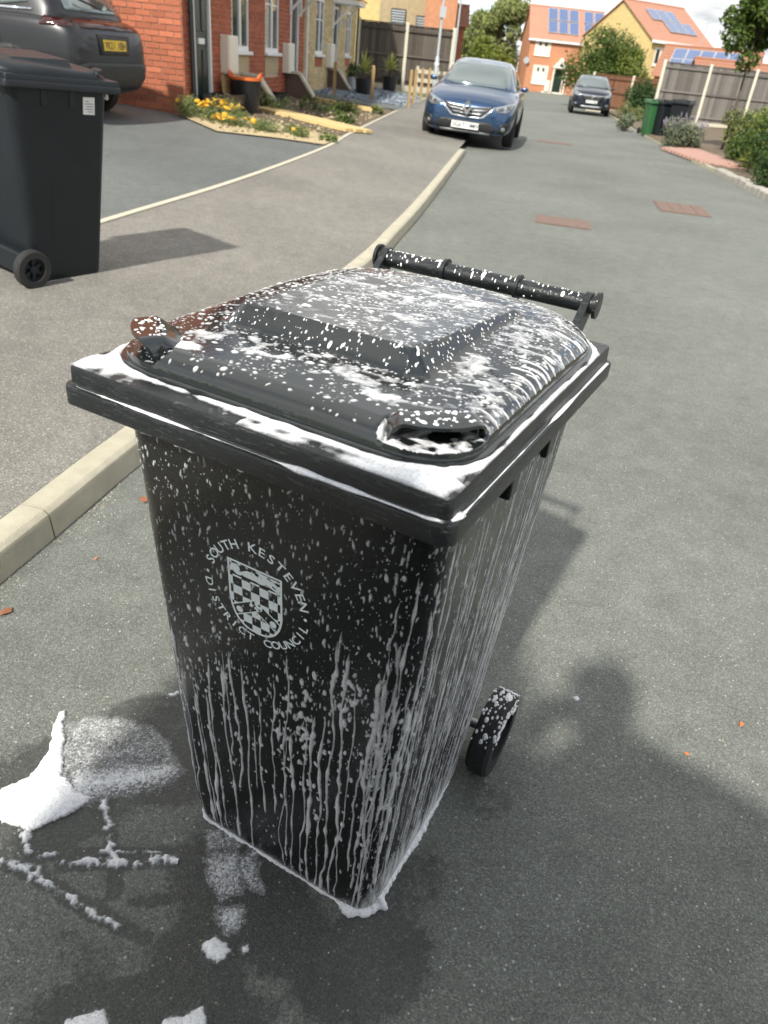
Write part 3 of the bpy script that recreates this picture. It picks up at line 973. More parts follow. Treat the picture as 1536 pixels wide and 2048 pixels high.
for a in (-85, 91):
    a = R(a); mb.add([front_pt(CX + .089 * math.sin(a) + .003 * math.cos(k * .785), CZ + .089 * math.cos(a) + .003 * math.sin(k * .785), .0009) for k in range(8)], [tuple(range(8))])
mb.build('lettering', MT['print'], hb)
# shield
W2, HT = .049, .128
gx_ = np.arange(-.052, .0521, .0007); gz_ = np.arange(-.067, .0671, .0007)
SX, SZ = np.meshgrid((gx_[:-1] + gx_[1:]) / 2, (gz_[:-1] + gz_[1:]) / 2)
pts_sh = [(-.049, .064), (.049, .064)] + [(.049 * math.cos(t) ** .8 if math.cos(t) > 0 else 0, -.005 - .059 * math.sin(t)) for t in np.linspace(0, math.pi / 2, 14)]
pts_sh = pts_sh + [(-x, z) for x, z in pts_sh[:1:-1]]
dsh = sdf_poly(SX, SZ, pts_sh)
border = (dsh > 0) & (dsh < .0036)
ck = ((np.floor(SX / .0162 + .5) + np.floor(SZ / .0162)) % 2 == 0)
chief = SZ > .036
chev_d = SZ + .030 - (-np.abs(SX) * .62 + .022)      # 0 along a chevron
chev = np.abs(chev_d) < .0125
chev_b = (np.abs(chev_d) > .0100) & chev
lion = (fbm(SX * 95, SZ * 150, 21, 4) > .47) & (SZ > .040) & (SZ < .060 - SX * .05) & (np.abs(SX) < .045)
lion |= (np.hypot(SX + .034, SZ - .050) < .0075) | ((np.abs(SZ - .046 + .004 * np.sin(SX * 160)) < .0035) & (np.abs(SX) < .04)) | ((np.abs(SZ - .042 + (SX - .03) * .35) < .002) & (SX > .012) & (SX < .045))
knot = (np.hypot(SX / 1.25, SZ + .008) < .010) & (fbm(SX * 260, SZ * 260, 4, 2) > .45)
flow = (np.hypot(SX + .031, SZ + .029) < .0062) | (np.hypot(SX - .031, SZ + .029) < .0062)
mask = (dsh > 0) & (border | (chief & lion) | (~chief & ~chev & ck) | (chev & (chev_b | knot | flow)))
nz_, nx_ = mask.shape
vid = {}; vv = []; ff = []
def gv(i, j):
    if (i, j) not in vid:
        vid[(i, j)] = len(vv); vv.append(front_pt(CX + gx_[j], .688 + gz_[i], .0008))
    return vid[(i, j)]
# runs of cells merged to strips
for i in range(nz_):
    j = 0
    while j < nx_:
        if mask[i, j]:
            k = j
            while k < nx_ and mask[i, k]: k += 1
            ff.append((gv(i, j), gv(i, k), gv(i + 1, k), gv(i + 1, j))); j = k
        else: j += 1
MB().add(vv, ff).build('shield', MT['print'], hb)
# moulded code on the lid
for txt, x0, y0, size in (('A22', .222, -.128, .022), ('PLASTIC', .215, -.05, .011)):
    mb = MB()
    for i, ch in enumerate(txt):
        v, f = letter(ch)
        pts = []
        for a, b_, _ in v:
            lx, ly = (i - (len(txt) - 1) / 2) * size * .72 + a * size, b_ * size
            wx, wy = x0 + lx * .75 + ly * .35, y0 - lx * .62 + ly * .8
            pts.append((wx, wy, float(lid_z(wx, wy)) + .0012))
        mb.add(pts, f)
    mb.build('moulded_code', MT['bin_rim'], hlid)

# --- second bin, dry, on the pavement at the left
def place_bin(x, y, z, rz, label, mats, scale=1.0, tilt=None):
    t = empty('wheeled_bin', (x, y, z), rz, label, 'wheeled bin', 'wheeled bins')
    if tilt is not None:
        t.rotation_mode = 'QUATERNION'
        t.rotation_quaternion = Vector((0, 0, 1)).rotation_difference(Vector(tilt)) @ Euler((0, 0, rz)).to_quaternion()
    t.scale = (scale,) * 3
    make_bin(t, *mats)
    return t
th_ = R(150)
ox, oy = -.215, -.225
lx_, ly_ = -1.80 - (math.cos(th_) * ox - math.sin(th_) * oy), 4.28 - (math.sin(th_) * ox + math.cos(th_) * oy)
lb = place_bin(lx_, ly_, zl(lx_, ly_) - .006, th_, 'dry dark wheeled bin with a white sticker on the pavement at the left', (MT['bin_dry'], MT['bin_dry_rim'], MT['bin_dry']), 1.0, (.085, -.01, 1.0))
# sticker on its side
def side_pt(y, z, off): return (-body_sec(z)[0] - off, y, z)
st = MB().add([side_pt(-.18, .925, .0012), side_pt(-.11, .925, .0012), side_pt(-.11, .845, .0012), side_pt(-.18, .845, .0012)], [(3, 2, 1, 0)]).build('sticker', MT['paper'], lb)
mb = MB()
for k, (a, b_) in enumerate([(-.145, -.125), (-.172, -.12), (-.172, -.13), (-.17, -.122), (-.172, -.14)]):
    z = .908 - k * .012
    mb.add([side_pt(a, z, .0018), side_pt(b_, z, .0018), side_pt(b_, z - .003, .0018), side_pt(a, z - .003, .0018)], [(3, 2, 1, 0)])
mb.build('printed_lines', MT['ink'], st)
pl = MB()
for y0, y1, z0, z1 in [(-.19, .09, .505, .51), (.085, .09, .2, .51)]:
    pl.add([side_pt(y0, z1, .001), side_pt(y1, z1, .001), side_pt(y1, z0, .001), side_pt(y0, z0, .001)], [(3, 2, 1, 0)])
pl.build('moulded_line', MT['bin_dry_rim'], lb)

# --- added shade bin behind the camera, then small bins up the street on the right
place_bin(.66, -.46, 0, R(170), 'added dry black wheeled bin, unseen behind the camera at the right, shading the foreground', (MT['bin_dry'], MT['bin_dry_rim'], MT['bin_dry']), 1.0)  # added out of view so its shadow darkens the bottom right of the road
place_bin(7.15, 26.7, zr(26.7) + .04, R(12), 'green wheeled bin standing at the kerb among the shrubs', (MT['bin_green'], MT['bin_green'], MT['bin_green']), .93)
place_bin(7.72, 25.8, zr(25.8) + .05, R(-35), 'black wheeled bin right beside the green one, its broad side showing', (MT['bin_dry'], MT['bin_dry_rim'], MT['bin_dry']), 1.0)
place_bin(7.42, 26.4, zr(26.4) + .045, R(14), 'black wheeled bin half hidden behind the green one', (MT['bin_dry'], MT['bin_dry_rim'], MT['bin_dry']), .95)
place_bin(9.95, 46.0, zr(46) + .05, R(-10), 'black wheeled bin standing beside the dark parked car', (MT['bin_dry'], MT['bin_dry_rim'], MT['bin_dry']), 1.25)
# ================================================================ FOAM
rng = np.random.default_rng(5)
def field_mesh(name, P, N, T, parent, tmax=.004, keep=-.0004, mat='foam'):
    """P,N (h,w,3) surface and normals, T thickness; faces kept where foam stands proud; sunk borders give clean outlines"""
    h, w = T.shape
    Tc = np.clip(T, -.0012, None)
    V = P + N * Tc[..., None]
    act = T > keep
    fm = act[:-1, :-1] | act[:-1, 1:] | act[1:, 1:] | act[1:, :-1]
    idx = np.arange(h * w).reshape(h, w)
    F = np.stack([idx[:-1, :-1], idx[:-1, 1:], idx[1:, 1:], idx[1:, :-1]], -1)[fm]
    used = np.unique(F)
    remap = np.full(h * w, -1); remap[used] = np.arange(len(used))
    me = bpy.data.meshes.new(name)
    me.from_pydata(V.reshape(-1, 3)[used].tolist(), [], remap[F].tolist())
    a = me.attributes.new('thick', 'FLOAT', 'POINT')
    a.data.foreach_set('value', np.clip(T.ravel()[used] / tmax, 0, 1).astype(np.float32))
    o = link_mesh(name, me, MT[mat], parent, smooth=True)
    o['kind'] = 'stuff'
    return o
def splat(T, X, Z, cx, cz, rx, rz_, h, rot=0.):
    """raise an elliptical drop on a regular grid with axes X (cols) and Z (rows)"""
    R_ = max(rx, rz_) * 1.5
    j0, j1 = np.searchsorted(X, [cx - R_, cx + R_]); i0, i1 = np.searchsorted(Z, [cz - R_, cz + R_])
    if j1 <= j0 or i1 <= i0: return
    gx, gz = np.meshgrid(X[j0:j1] - cx, Z[i0:i1] - cz)
    if rot:
        c, s = math.cos(rot), math.sin(rot); gx, gz = gx * c + gz * s, -gx * s + gz * c
    t = h * (1 - (gx / rx) ** 2 - (gz / rz_) ** 2)
    T[i0:i1, j0:j1] = np.maximum(T[i0:i1, j0:j1], t)
def streak(T, S, Z, s0, z0, z1, w, h, wander, seed, bead=.5):
    """a run of foam from z0 down to z1"""
    i0, i1 = np.searchsorted(Z, [z1, z0])
    if i1 - i0 < 3: return
    zz = Z[i0:i1]
    cen = s0 + wander * (vnoise(zz * 9, np.full(zz.shape, seed * 1.7), seed) - .5) + wander * .3 * (vnoise(zz * 34, np.full(zz.shape, seed * .9), seed + 3) - .5)
    bd = vnoise(zz * 42, np.full(zz.shape, seed * 2.3), seed + 7)
    ww = w * (.48 + bead * 1.7 * bd ** 2.4 + .25 * vnoise(zz * 140, np.full(zz.shape, seed * 1.1), seed + 9))
    taper = np.clip((z0 - zz) / .02, .25, 1) * np.clip((zz - z1) / .012, .3, 1)
    ww = ww * taper
    hh = h * (.45 + .8 * bd) * np.clip(taper, .5, 1)
    j0, j1 = np.searchsorted(S, [cen.min() - w * 3, cen.max() + w * 3])
    g = S[None, j0:j1] - cen[:, None]
    t = hh[:, None] * (1 - (g / ww[:, None]) ** 2)
    T[i0:i1, j0:j1] = np.maximum(T[i0:i1, j0:j1], t)

# ---- body: left flank edge, front, right flank unrolled into (s, z)
hwm, y0m, y1m, rm = body_sec(.5)
LS = [.05, rm * math.pi / 2, 2 * (hwm - rm), rm * math.pi / 2, (y1m - y0m - 2 * rm)]
cum = np.concatenate([[0], np.cumsum(LS)])
S = np.arange(0, cum[-1], .0012)
Z = np.arange(.0, .952, .0027)
T = np.full((len(Z), len(S)), -.0012)
sF0, sF1 = cum[1], cum[4]              # front incl. corners
def dens(z): return np.clip((z - .1) / .6, 0, 1)
# specks everywhere
for k in range(2100):
    s = rng.uniform(0, cum[4]); z = rng.uniform(.02, .94)
    if rng.random() > (.3 + .7 * float(vnoise(s * 14, z * 9, 3)) ** 1.2): continue
    r_ = rng.gamma(1.8, .00045) + .0006
    el = rng.uniform(1.1, 3.2)
    splat(T, S, Z, s, z, r_, r_ * el, .0005 + r_ * .35, rng.normal(0, .25))
for k in range(1500):
    s = rng.uniform(0, cum[4]); z = .55 + .38 * rng.random()
    r_ = rng.gamma(1.5, .0003) + .0006
    splat(T, S, Z, s, z, r_, r_ * rng.uniform(1.1, 2.6), .0005 + r_ * .3, rng.normal(0, .2))
# elongated drops at mid height
for k in range(520):
    s = rng.uniform(0, cum[4]); z = .42 + .5 * rng.random() ** 1.3
    r_ = rng.uniform(.0009, .0021)
    splat(T, S, Z, s, z, r_, r_ * rng.uniform(2., 5.), .0009 + r_ * .25, rng.normal(0, .1))
# runs on the front
sp = np.sort((np.arange(33) + rng.uniform(.05, .95, 33)) / 33 * (cum[4] + .01))
for k, s in enumerate(sp):
    fx = (s - sF0) / (sF1 - sF0)
    z0 = .38 + .30 * rng.random() ** .8 + .10 * max(0, fx) * rng.random()
    z1 = max(.004, rng.choice([.0, .0, .0, .02, .08, .2, .3]) * rng.uniform(.5, 1.2))
    w = (rng.gamma(2.4, .00085) + .0012) * (1.2 if fx > .4 else .9)
    w = min(w, .0036)
    if .08 < fx < .72: z0 = min(z0, .40 + .2 * rng.random())
    streak(T, S, Z, s, z0, z1, w, rng.uniform(.0014, .0026), .016, k + 1, rng.uniform(.3, 1.0))
    if rng.random() < .45:
        streak(T, S, Z, s + rng.normal(0, .004), z0 + rng.uniform(.02, .06), z0 - .05, w * .8, .0014, .01, k + 90, 1.2)
# beads strung along the runs
for k in range(240):
    s = rng.choice(sp) + rng.normal(0, .004); z = rng.uniform(.22, .62)
    r_ = rng.uniform(.0018, .0048)
    splat(T, S, Z, s, z, r_, r_ * rng.uniform(1.1, 2.2), r_ * .5, rng.normal(0, .2))
# thicker clots right of the middle
for cs, cz_, n in [(.62, .46, 26), (.55, .40, 12), (.78, .58, 18), (.86, .52, 16), (.9, .40, 12), (.70, .34, 10)]:
    s_c = sF0 + (sF1 - sF0) * cs
    for k in range(n):
        r_ = rng.uniform(.002, .0055)
        splat(T, S, Z, s_c + rng.normal(0, .011), cz_ + rng.normal(0, .05), r_, r_ * rng.uniform(1., 2.6), r_ * .45, rng.normal(0, .5))
# right flank: dense thin runs
for k in range(112):
    s = rng.uniform(cum[3] + .004, cum[5])
    z0 = rng.uniform(.45, .93); z1 = max(.003, z0 - rng.uniform(.15, .8))
    streak(T, S, Z, s, z0, z1, rng.uniform(.0010, .0024), rng.uniform(.0007, .0016), .014, k + 200, .9)
for k in range(1500):
    s = rng.uniform(cum[3], cum[5]); z = rng.uniform(.02, .945)
    r_ = rng.gamma(1.6, .0004) + .0007
    splat(T, S, Z, s, z, r_, r_ * rng.uniform(1.5, 6), .0005 + r_ * .3, rng.normal(0, .06))
# wetter at the foot of the right flank
ss, zz = np.meshgrid(S, Z)
foot = (fbm(ss * 60, zz * 18, 9, 4) - .5) * .004 + .0016 - zz * .016 - np.clip(cum[3] + .05 - ss, 0, 1) * .06
T = np.maximum(T, foot)
# surface
hw_, yf_, yr_, rc_ = np.vectorize(body_sec)(Z)
P = np.zeros((*T.shape, 3)); N = np.zeros_like(P)
for c in range(5):
    jm = (S >= cum[c]) & (S < cum[c + 1])
    t = ((S[jm] - cum[c]) / LS[c])[None, :]
    H, F_, Y, C = hw_[:, None], yf_[:, None], yr_[:, None], rc_[:, None]
    if c == 0: x, y, nx, ny_ = -H + 0 * t, F_ + C + .05 * (1 - t), -1 + 0 * t * H, 0 * t * H
    elif c == 1: a = math.pi + t * math.pi / 2; x, y, nx, ny_ = -H + C + C * np.cos(a), F_ + C + C * np.sin(a), np.cos(a) + 0 * H, np.sin(a) + 0 * H
    elif c == 2: x, y, nx, ny_ = -H + C + t * 2 * (H - C), F_ + 0 * t, 0 * t * H, -1 + 0 * t * H
    elif c == 3: a = 1.5 * math.pi + t * math.pi / 2; x, y, nx, ny_ = H - C + C * np.cos(a), F_ + C + C * np.sin(a), np.cos(a) + 0 * H, np.sin(a) + 0 * H
    else: x, y, nx, ny_ = H + 0 * t, F_ + C + t * (Y - F_ - 2 * C), 1 + 0 * t * H, 0 * t * H
    P[:, jm, 0] = x; P[:, jm, 1] = y; N[:, jm, 0] = nx; N[:, jm, 1] = ny_
P[..., 2] = Z[:, None]; N[..., 2] = -.04
T += (fbm(ss * 400, zz * 260, 31, 2) - .5) * .0004 * (T > 0)
field_mesh('foam_runs', P, N, T, hero, .0030)

# ---- lid
X = np.arange(-.268, .2685, .0013); Y = np.arange(-.279, .335, .0013)
XX, YY = np.meshgrid(X, Y)
D = lid_sdf(XX, YY); ZZ = lid_z(XX, YY)
gyz, gxz = np.gradient(ZZ, .0013)
GR = np.hypot(gxz, gyz)
T = np.full(XX.shape, -.0012)
rear = sstep(-.2, .12, YY + XX * .25)
for k in range(5600):
    x, y = rng.uniform(-.262, .262), rng.uniform(-.272, .325)
    r_ = rng.gamma(1.5, .00055) + .0006
    if float(vnoise(x * 16, y * 16, 2)) < .3 and r_ < .002: continue
    if y < -.25 and rng.random() < .6: continue
    splat(T, X, Y, x, y, r_ * rng.uniform(1, 1.9), r_ * rng.uniform(.7, 1.3), .0005 + r_ * .3, rng.normal(.4, .5))
# splashes that thin out into filaments
fil = np.abs(fbm(XX * 26 + 3, YY * 30, 8, 4) - .5)
patch = np.zeros(XX.shape)
for cx_, cy_, rx_, ry_, am in [(.05, -.175, .08, .035, .9), (-.06, -.185, .07, .03, 1.), (.12, -.205, .05, .025, .95), (-.165, -.185, .035, .035, .95), (-.12, -.155, .06, .02, .9), (.03, -.150, .15, .012, .85), (.175, -.05, .025, .12, .9), (.225, -.10, .04, .08, .9),
                              (.19, .12, .06, .12, .75), (-.02, .10, .12, .04, 1.), (.05, .17, .10, .035, 1.05), (-.10, .00, .06, .03, .85), (.04, .00, .07, .03, .75), (-.1, .2, .08, .04, .6), (.12, .28, .13, .03, .75)]:
    patch = np.maximum(patch, am * np.clip(1.35 - np.hypot((XX - cx_) / rx_, (YY - cy_) / ry_), 0, 1))
lace = patch * 1.1 - .52 - fil * 3.4 + (fbm(XX * 70, YY * 90, 14, 3) - .5) * 1.1
T = np.maximum(T, np.clip(lace, -1, 1) * .0019)
# streaky film on the rear half, elongated across
film = fbm(XX * 26 + YY * 30, YY * 120 - XX * 50, 18, 4) - .665 + .085 * rear
T = np.maximum(T, np.where(rear > .05, film * .0035, -.0012))
# runs over the right-hand roll
for k in range(26):
    y = rng.uniform(-.25, .3); sl = rng.uniform(-.5, .3)
    g = np.abs(YY - (y + sl * (.268 - XX) * .6 + .01 * (vnoise(XX * 60, np.full(XX.shape, k * 1.3), k) - .5)))
    w = rng.uniform(.001, .003)
    T = np.maximum(T, np.where(XX > rng.uniform(.215, .25), .0016 * (1 - (g / w) ** 2), -.0012))
# foam caught in the recess of the right grip, specks in the left one
p_, q_ = grip_pq(XX, YY, 1); rr_ = np.hypot(p_ / .069, (q_ - .008) / .042)
T = np.where(rr_ < 1, np.maximum((fbm(XX * 60, YY * 70, 40, 3) - .44 + .22 * sstep(.015, .034, q_)) * .008, -.0012), T)
p_, q_ = grip_pq(XX, YY, -1); rr_ = np.hypot(p_ / .073, (q_ - .008) / .046)
T = np.where((rr_ < 1) & (T > .0008), T - .0007, T)
# drift behind the left grip
T = np.maximum(T, .004 * (1 - np.hypot((XX + .155) / .022, (YY + .232) / .016)) + (fbm(XX * 90, YY * 90, 44, 3) - .5) * .003 * (np.hypot(XX + .155, YY + .232) < .04))
T = np.where(D > .0085, T, -.0012)
Nn = np.stack([-gxz, -gyz, np.ones_like(ZZ)], -1); Nn /= np.linalg.norm(Nn, axis=-1, keepdims=True)
T = np.where((GR > .5) & (D > .04) | (GR > 5), -.0012, T)
field_mesh('lid_foam', np.stack([XX, YY, ZZ], -1), Nn, T, hero, .0024)

# ---- single drops laid on curved or steep places: plateau walls, grips, handle
mbx = MB()
def drop(c, nrm, tx, ra, rb, h):
    nrm = Vector(nrm).normalized(); c = Vector(c); tx = Vector(tx); tx = (tx - nrm * tx.dot(nrm)).normalized(); ty_ = nrm.cross(tx)
    ts = np.linspace(0, 2 * math.pi, 10, endpoint=False)
    mbx.loft([[tuple(c + tx * (ra * math.cos(t_)) + ty_ * (rb * math.sin(t_)) - nrm * .0006) for t_ in ts],
              [tuple(c + tx * (ra * .65 * math.cos(t_)) + ty_ * (rb * .65 * math.sin(t_)) + nrm * h) for t_ in ts]], cap1=True)
steep = np.argwhere((GR > .7) & (GR < 3) & (D > .045) & (YY < .2))
for k in rng.choice(len(steep), 330, replace=False):
    i, j = steep[k]
    r_ = rng.gamma(2., .0006) + .0007
    r_ *= .62; drop((XX[i, j], YY[i, j], ZZ[i, j]), Nn[i, j], (gxz[i, j] + .3, gyz[i, j], .6), r_ * rng.uniform(1., 2.4), r_, r_ * .3)
for sx in (-1, 1):
    for k in range(44):
        a = rng.uniform(-.75, .75); bb = rng.uniform(.35, .92)
        p, q, z = grip_pt(a, bb, sx)
        x, y = sx * (GC[0] + p * GE[0] + q * GO[0]), GC[1] + p * GE[1] + q * GO[1]
        r_ = rng.gamma(1.8, .0006) + .0007
        drop((x, y, z), (0, 0, 1), (1, rng.normal(0, 1), 0), r_ * rng.uniform(1, 2), r_, r_ * .35)
# specks on the handle
for k in range(130):
    x = rng.uniform(-.215, .215); a = rng.normal(math.pi / 2 + .35, .6)
    nrm = Vector((0, math.cos(a), math.sin(a)))
    r_ = rng.gamma(1.8, .0007) + .0007
    drop(Vector((x, .402, 1.043)) + nrm * .0166, nrm, (1, 0, 0), r_ * rng.uniform(.6, 1.1), r_ * rng.uniform(1, 2.2), r_ * .35)
def thick_attr(o, v=1.0):
    me = o.data; a = me.attributes.new('thick', 'FLOAT', 'POINT'); a.data.foreach_set('value', [v] * len(me.vertices)); return o
o = mbx.build('foam_drops', MT['foam'], hero, smooth=True); thick_attr(o, .9); o['kind'] = 'stuff'

# ---- rim ledge: band between the lid and the upper step
X = np.arange(-.282, .2825, .0017); Y = np.arange(-.322, .325, .0017)
XX, YY = np.meshgrid(X, Y); D = lid_sdf(XX, YY)
out_d = np.minimum(.2785 - np.abs(XX), np.minimum(YY + .3185, .3185 - YY))
n_ = fbm(XX * 24, YY * 24, 50, 4)
corner = np.exp(-((XX + .248) ** 2 + (YY + .285) ** 2) / .0022) * 1.6 + np.exp(-((XX - .235) ** 2 + (YY + .300) ** 2) / .0030) * 1.0
band = np.clip((-D + .001) / .004, 0, 1)
strip = np.exp(-((-D - .006) / .0075) ** 2)
strip2 = np.where((XX > .0) & (YY < -.28), np.exp(-((-D - .026) / .012) ** 2) * .6, 0)
T = (strip * (.95 + .3 * (XX > .25) * 1.0) + corner + strip2 + (n_ - .5) * 1.7 - .52) * .0050
T = np.minimum(T, .0065 + .003 * (n_ - .5))
T = np.where((D < .0005) & (out_d > 0), T, -.0012)
T = np.where((XX < -.23) & (YY > -.2), -.0012, T)
field_mesh('rim_foam', np.stack([XX, YY, np.full(XX.shape, 1.0068)], -1), np.dstack([np.zeros_like(XX), np.zeros_like(XX), np.ones_like(XX)]), T, hero, .0026)

# ---- beads of foam lying along the lower step, under the flange and round the foot
def bead_run(pts, rfun, seed, flat=.75, n=9):
    rings = []
    pts = [Vector(p) for p in pts]
    for i, p in enumerate(pts):
        t = (pts[min(i + 1, len(pts) - 1)] - pts[max(i - 1, 0)]).normalized()
        sd = Vector((t.y, -t.x, 0)).normalized()
        r_ = max(.0002, rfun(i / (len(pts) - 1), i))
        rings.append([tuple(p + sd * (r_ * math.cos(a)) + Vector((0, 0, r_ * flat * math.sin(a)))) for a in np.linspace(0, 2 * math.pi, n, endpoint=False)])
    return MB().loft(rings, cap0=True, cap1=True)
step_o = rrd(.290 - .0055, -.330 + .0055, .33 - .0055, .03, 8, (150, 10, 10, 10))
fr = [(p[0], p[1], .9802) for p in step_o[:8 + 150 + 9] if p[1] < -.29]
mb = MB()
b1 = bead_run(fr, lambda t, i: .0048 * (max(0, float(fbm(t * 9, 1.3, 61, 3)) - .30) * 2.2) * (1.0 if t > .12 else .4), 1, .6)
mb.add(b1.v, b1.f)
ri = [(.290 - .0045, y, .9802) for y in np.linspace(-.29, .3, 120)]
b2 = bead_run(ri, lambda t, i: .0038 * (max(0, float(fbm(t * 8, 4.3, 63, 3)) - .25) * 2.0), 2, .6)
mb.add(b2.v, b2.f)
un = [(x, -.321 + .004 * float(vnoise(x * 90, 2.2, 5)), .950) for x in np.linspace(-.21, .12, 130)]
b3 = bead_run(un, lambda t, i: .0055 * max(0, float(fbm(t * 22, 7.7, 65, 3)) - .42) * 3.2, 3, .9)
mb.add(b3.v, b3.f)
un2 = [(.283, y, .950) for y in np.linspace(-.29, .28, 160)]
b4 = bead_run(un2, lambda t, i: .0055 * max(0, float(fbm(t * 14, 3.1, 67, 3)) - .36) * 2.6, 4, .9)
mb.add(b4.v, b4.f)
o = mb.build('step_foam', MT['foam'], hero, smooth=True); thick_attr(o, .95); o['kind'] = 'stuff'
hw, y0, y1, r_ = body_sec(.004)
ol = rrd(hw + .001, y0 - .001, y1, r_, 24, (220, 220, 4, 4))
ft = [(p[0], p[1], .0035) for p in ol[:24 + 220 + 25 + 216]]
cornert = (24 + 220 + 12) / len(ft)
def foot_r(t, i):
    base = .0022 + .009 * max(0, float(fbm(t * 26, 2.7, 71, 3)) - .38)
    base += .013 * math.exp(-((t - cornert) / .045) ** 2) * (.5 + float(vnoise(t * 60, 1., 3)))
    if t > cornert + .02: base += (.004 + .012 * max(0, float(fbm(t * 20, 8.8, 73, 3)) - .4)) * min(1, (1 - t) * 6)
    return base * (1 if t > .02 else .3) * (.6 + .8 * float(fbm(t * 190, 5.5, 75, 3)))
bq = bead_run(ft, foot_r, 5, .8, 11)
bq.v = [(x + (float(vnoise(x * 260, y * 260 + z * 300, 7)) - .5) * .003, y + (float(vnoise(x * 240 + z * 310, y * 260, 8)) - .5) * .003, z + (float(vnoise(x * 250, y * 250, 9)) - .5) * .002) for x, y, z in bq.v]
o = bq.build('foot_foam', MT['foam'], hero, smooth=True); thick_attr(o, .95); o['kind'] = 'stuff'

# ---- patches on one wheel
mb = MB()
for k in range(190):
    a = rng.uniform(.4, 2.6); x = .258 + rng.uniform(-.024, .026)
    if rng.random() < .35: a = rng.uniform(.9, 2.9)
    nrm = Vector((0, -math.cos(a), math.sin(a))); rad = .1002
    if rng.random() < .45:
        c = Vector((.2835, .25, .1)) + nrm * rng.uniform(.055, .09); nrm2 = Vector((1, 0, 0)); tx = nrm
    else:
        c = Vector((x, .25, .1)) + nrm * rad; nrm2 = nrm; tx = Vector((1, 0, 0))
    r_ = rng.gamma(2.0, .0009) + .0009
    ty_ = nrm2.cross(tx)
    ring = [tuple(c + tx * (r_ * math.cos(t_)) + ty_ * (r_ * 1.5 * math.sin(t_)) - nrm2 * .001) for t_ in np.linspace(0, 2 * math.pi, 8, endpoint=False)]
    ring2 = [tuple(c + tx * (r_ * .6 * math.cos(t_)) + ty_ * (r_ * .9 * math.sin(t_)) + nrm2 * r_ * .4) for t_ in np.linspace(0, 2 * math.pi, 8, endpoint=False)]
    mb.loft([ring, ring2], cap1=True)
o = mb.build('wheel_foam', MT['foam'], hero, smooth=True); thick_attr(o, .8); o['kind'] = 'stuff'

# ---- foam lying on the road
def ground_foam(name, x0, x1, y0, y1, fn, label, st=.0024, tmax=.008):
    X = np.arange(x0, x1, st); Y = np.arange(y0, y1, st)
    XX, YY = np.meshgrid(X, Y)
    T = fn(XX, YY)
    N = np.dstack([np.zeros_like(XX), np.zeros_like(XX), np.ones_like(XX)])
    o = field_mesh(name, np.stack([XX, YY, np.full(XX.shape, .002)], -1), N, T, None, tmax, keep=-.0003)
    return tag(o, label, 'foam', kind='stuff')
THICK = [(-0.851, 0.911), (-0.744, 0.946), (-0.699, 0.986), (-0.692, 1.054), (-0.714, 1.163), (-0.706, 1.173), (-0.672, 1.091), (-0.631, 0.994), (-0.591, 0.961), (-0.549, 0.95), (-0.572, 0.915), (-0.611, 0.887), (-0.639, 0.862), (-0.674, 0.870), (-0.711, 0.881), (-0.826, 0.867)]
THIN = [(-0.689, 1.133), (-0.639, 1.16), (-0.582, 1.168), (-0.494, 1.153), (-0.441, 1.115), (-0.419, 1.082), (-0.376, 1.04), (-0.411, 1.0), (-0.449, 0.985), (-0.497, 0.967), (-0.543, 0.949), (-0.578, 0.93), (-0.613, 0.952)]
def f_big(x, y):
    n = fbm(x * 40, y * 40, 80, 4); n2 = fbm(x * 210, y * 260, 82, 3)
    d1 = sdf_poly(x + (n - .5) * .014, y + (n2 - .5) * .010 + (n - .5) * .008, THICK)
    t1 = np.minimum(.014 + .006 * (n - .5), np.sqrt(np.clip(d1, 0, 1) * .006)) + np.where(d1 > 0, .001, -.0012) + np.minimum(d1, 0) * .1
    d2 = sdf_poly(x + (n - .5) * .03, y + (n2 - .5) * .02, THIN)
    low = np.clip((1.045 - y + (x + .5) * .25) / .07, 0, 1)
    t2 = np.minimum(d2 * .09, .0006 + .0042 * low) + (n2 - .5) * .0030 + (n - .5) * .0018 + (fbm(x * 560, y * 560, 85, 2) - .5) * .0034 - .0003
    t2 = np.where(d2 > -.01, t2, -.0012)
    return np.maximum(t1, t2)
ground_foam('foam_patch', -.88, -.35, .85, 1.19, f_big, 'large pile of white foam on the road left of the foamy bin, thinning to a film', .0017, .0048)
def f_left(x, y):
    n = fbm(x * 90, y * 90, 90, 4)
    t = np.full(x.shape, -.0012)
    for ln, wd, th_h in [([(-0.521, 0.945), (-0.495, 0.895), (-0.469, 0.842), (-0.451, 0.821)], .006, .56), ([(-0.65, 0.862), (-0.633, 0.834), (-0.619, 0.82)], .007, .55),
                         ([(-0.69, 0.80), (-0.634, 0.787), (-0.585, 0.775)], .009, .54), ([(-0.585, 0.775), (-0.532, 0.751), (-0.485, 0.731), (-0.446, 0.713), (-0.404, 0.701)], .006, .58),
                         ([(-0.545, 0.802), (-0.515, 0.814), (-0.485, 0.813)], .006, .52), ([(-0.477, 0.819), (-0.442, 0.817), (-0.412, 0.819)], .007, .52), ([(-0.385, 0.829), (-0.36, 0.837), (-0.331, 0.835)], .006, .54), ([(-0.599, 0.815), (-0.572, 0.82)], .004, .5), ([(-0.488, 0.835), (-0.392, 0.846), (-0.276, 0.863)], .003, .6)]:
        d = sdf_line(x, y, ln)
        t = np.maximum(t, (1 - d / wd) * .004 + (n - th_h) * .02)
    return t
ground_foam('foam_trail', -.72, -.33, .65, .97, f_left, 'thin broken trails of foam along wet cracks at the lower left', .0022, .006)
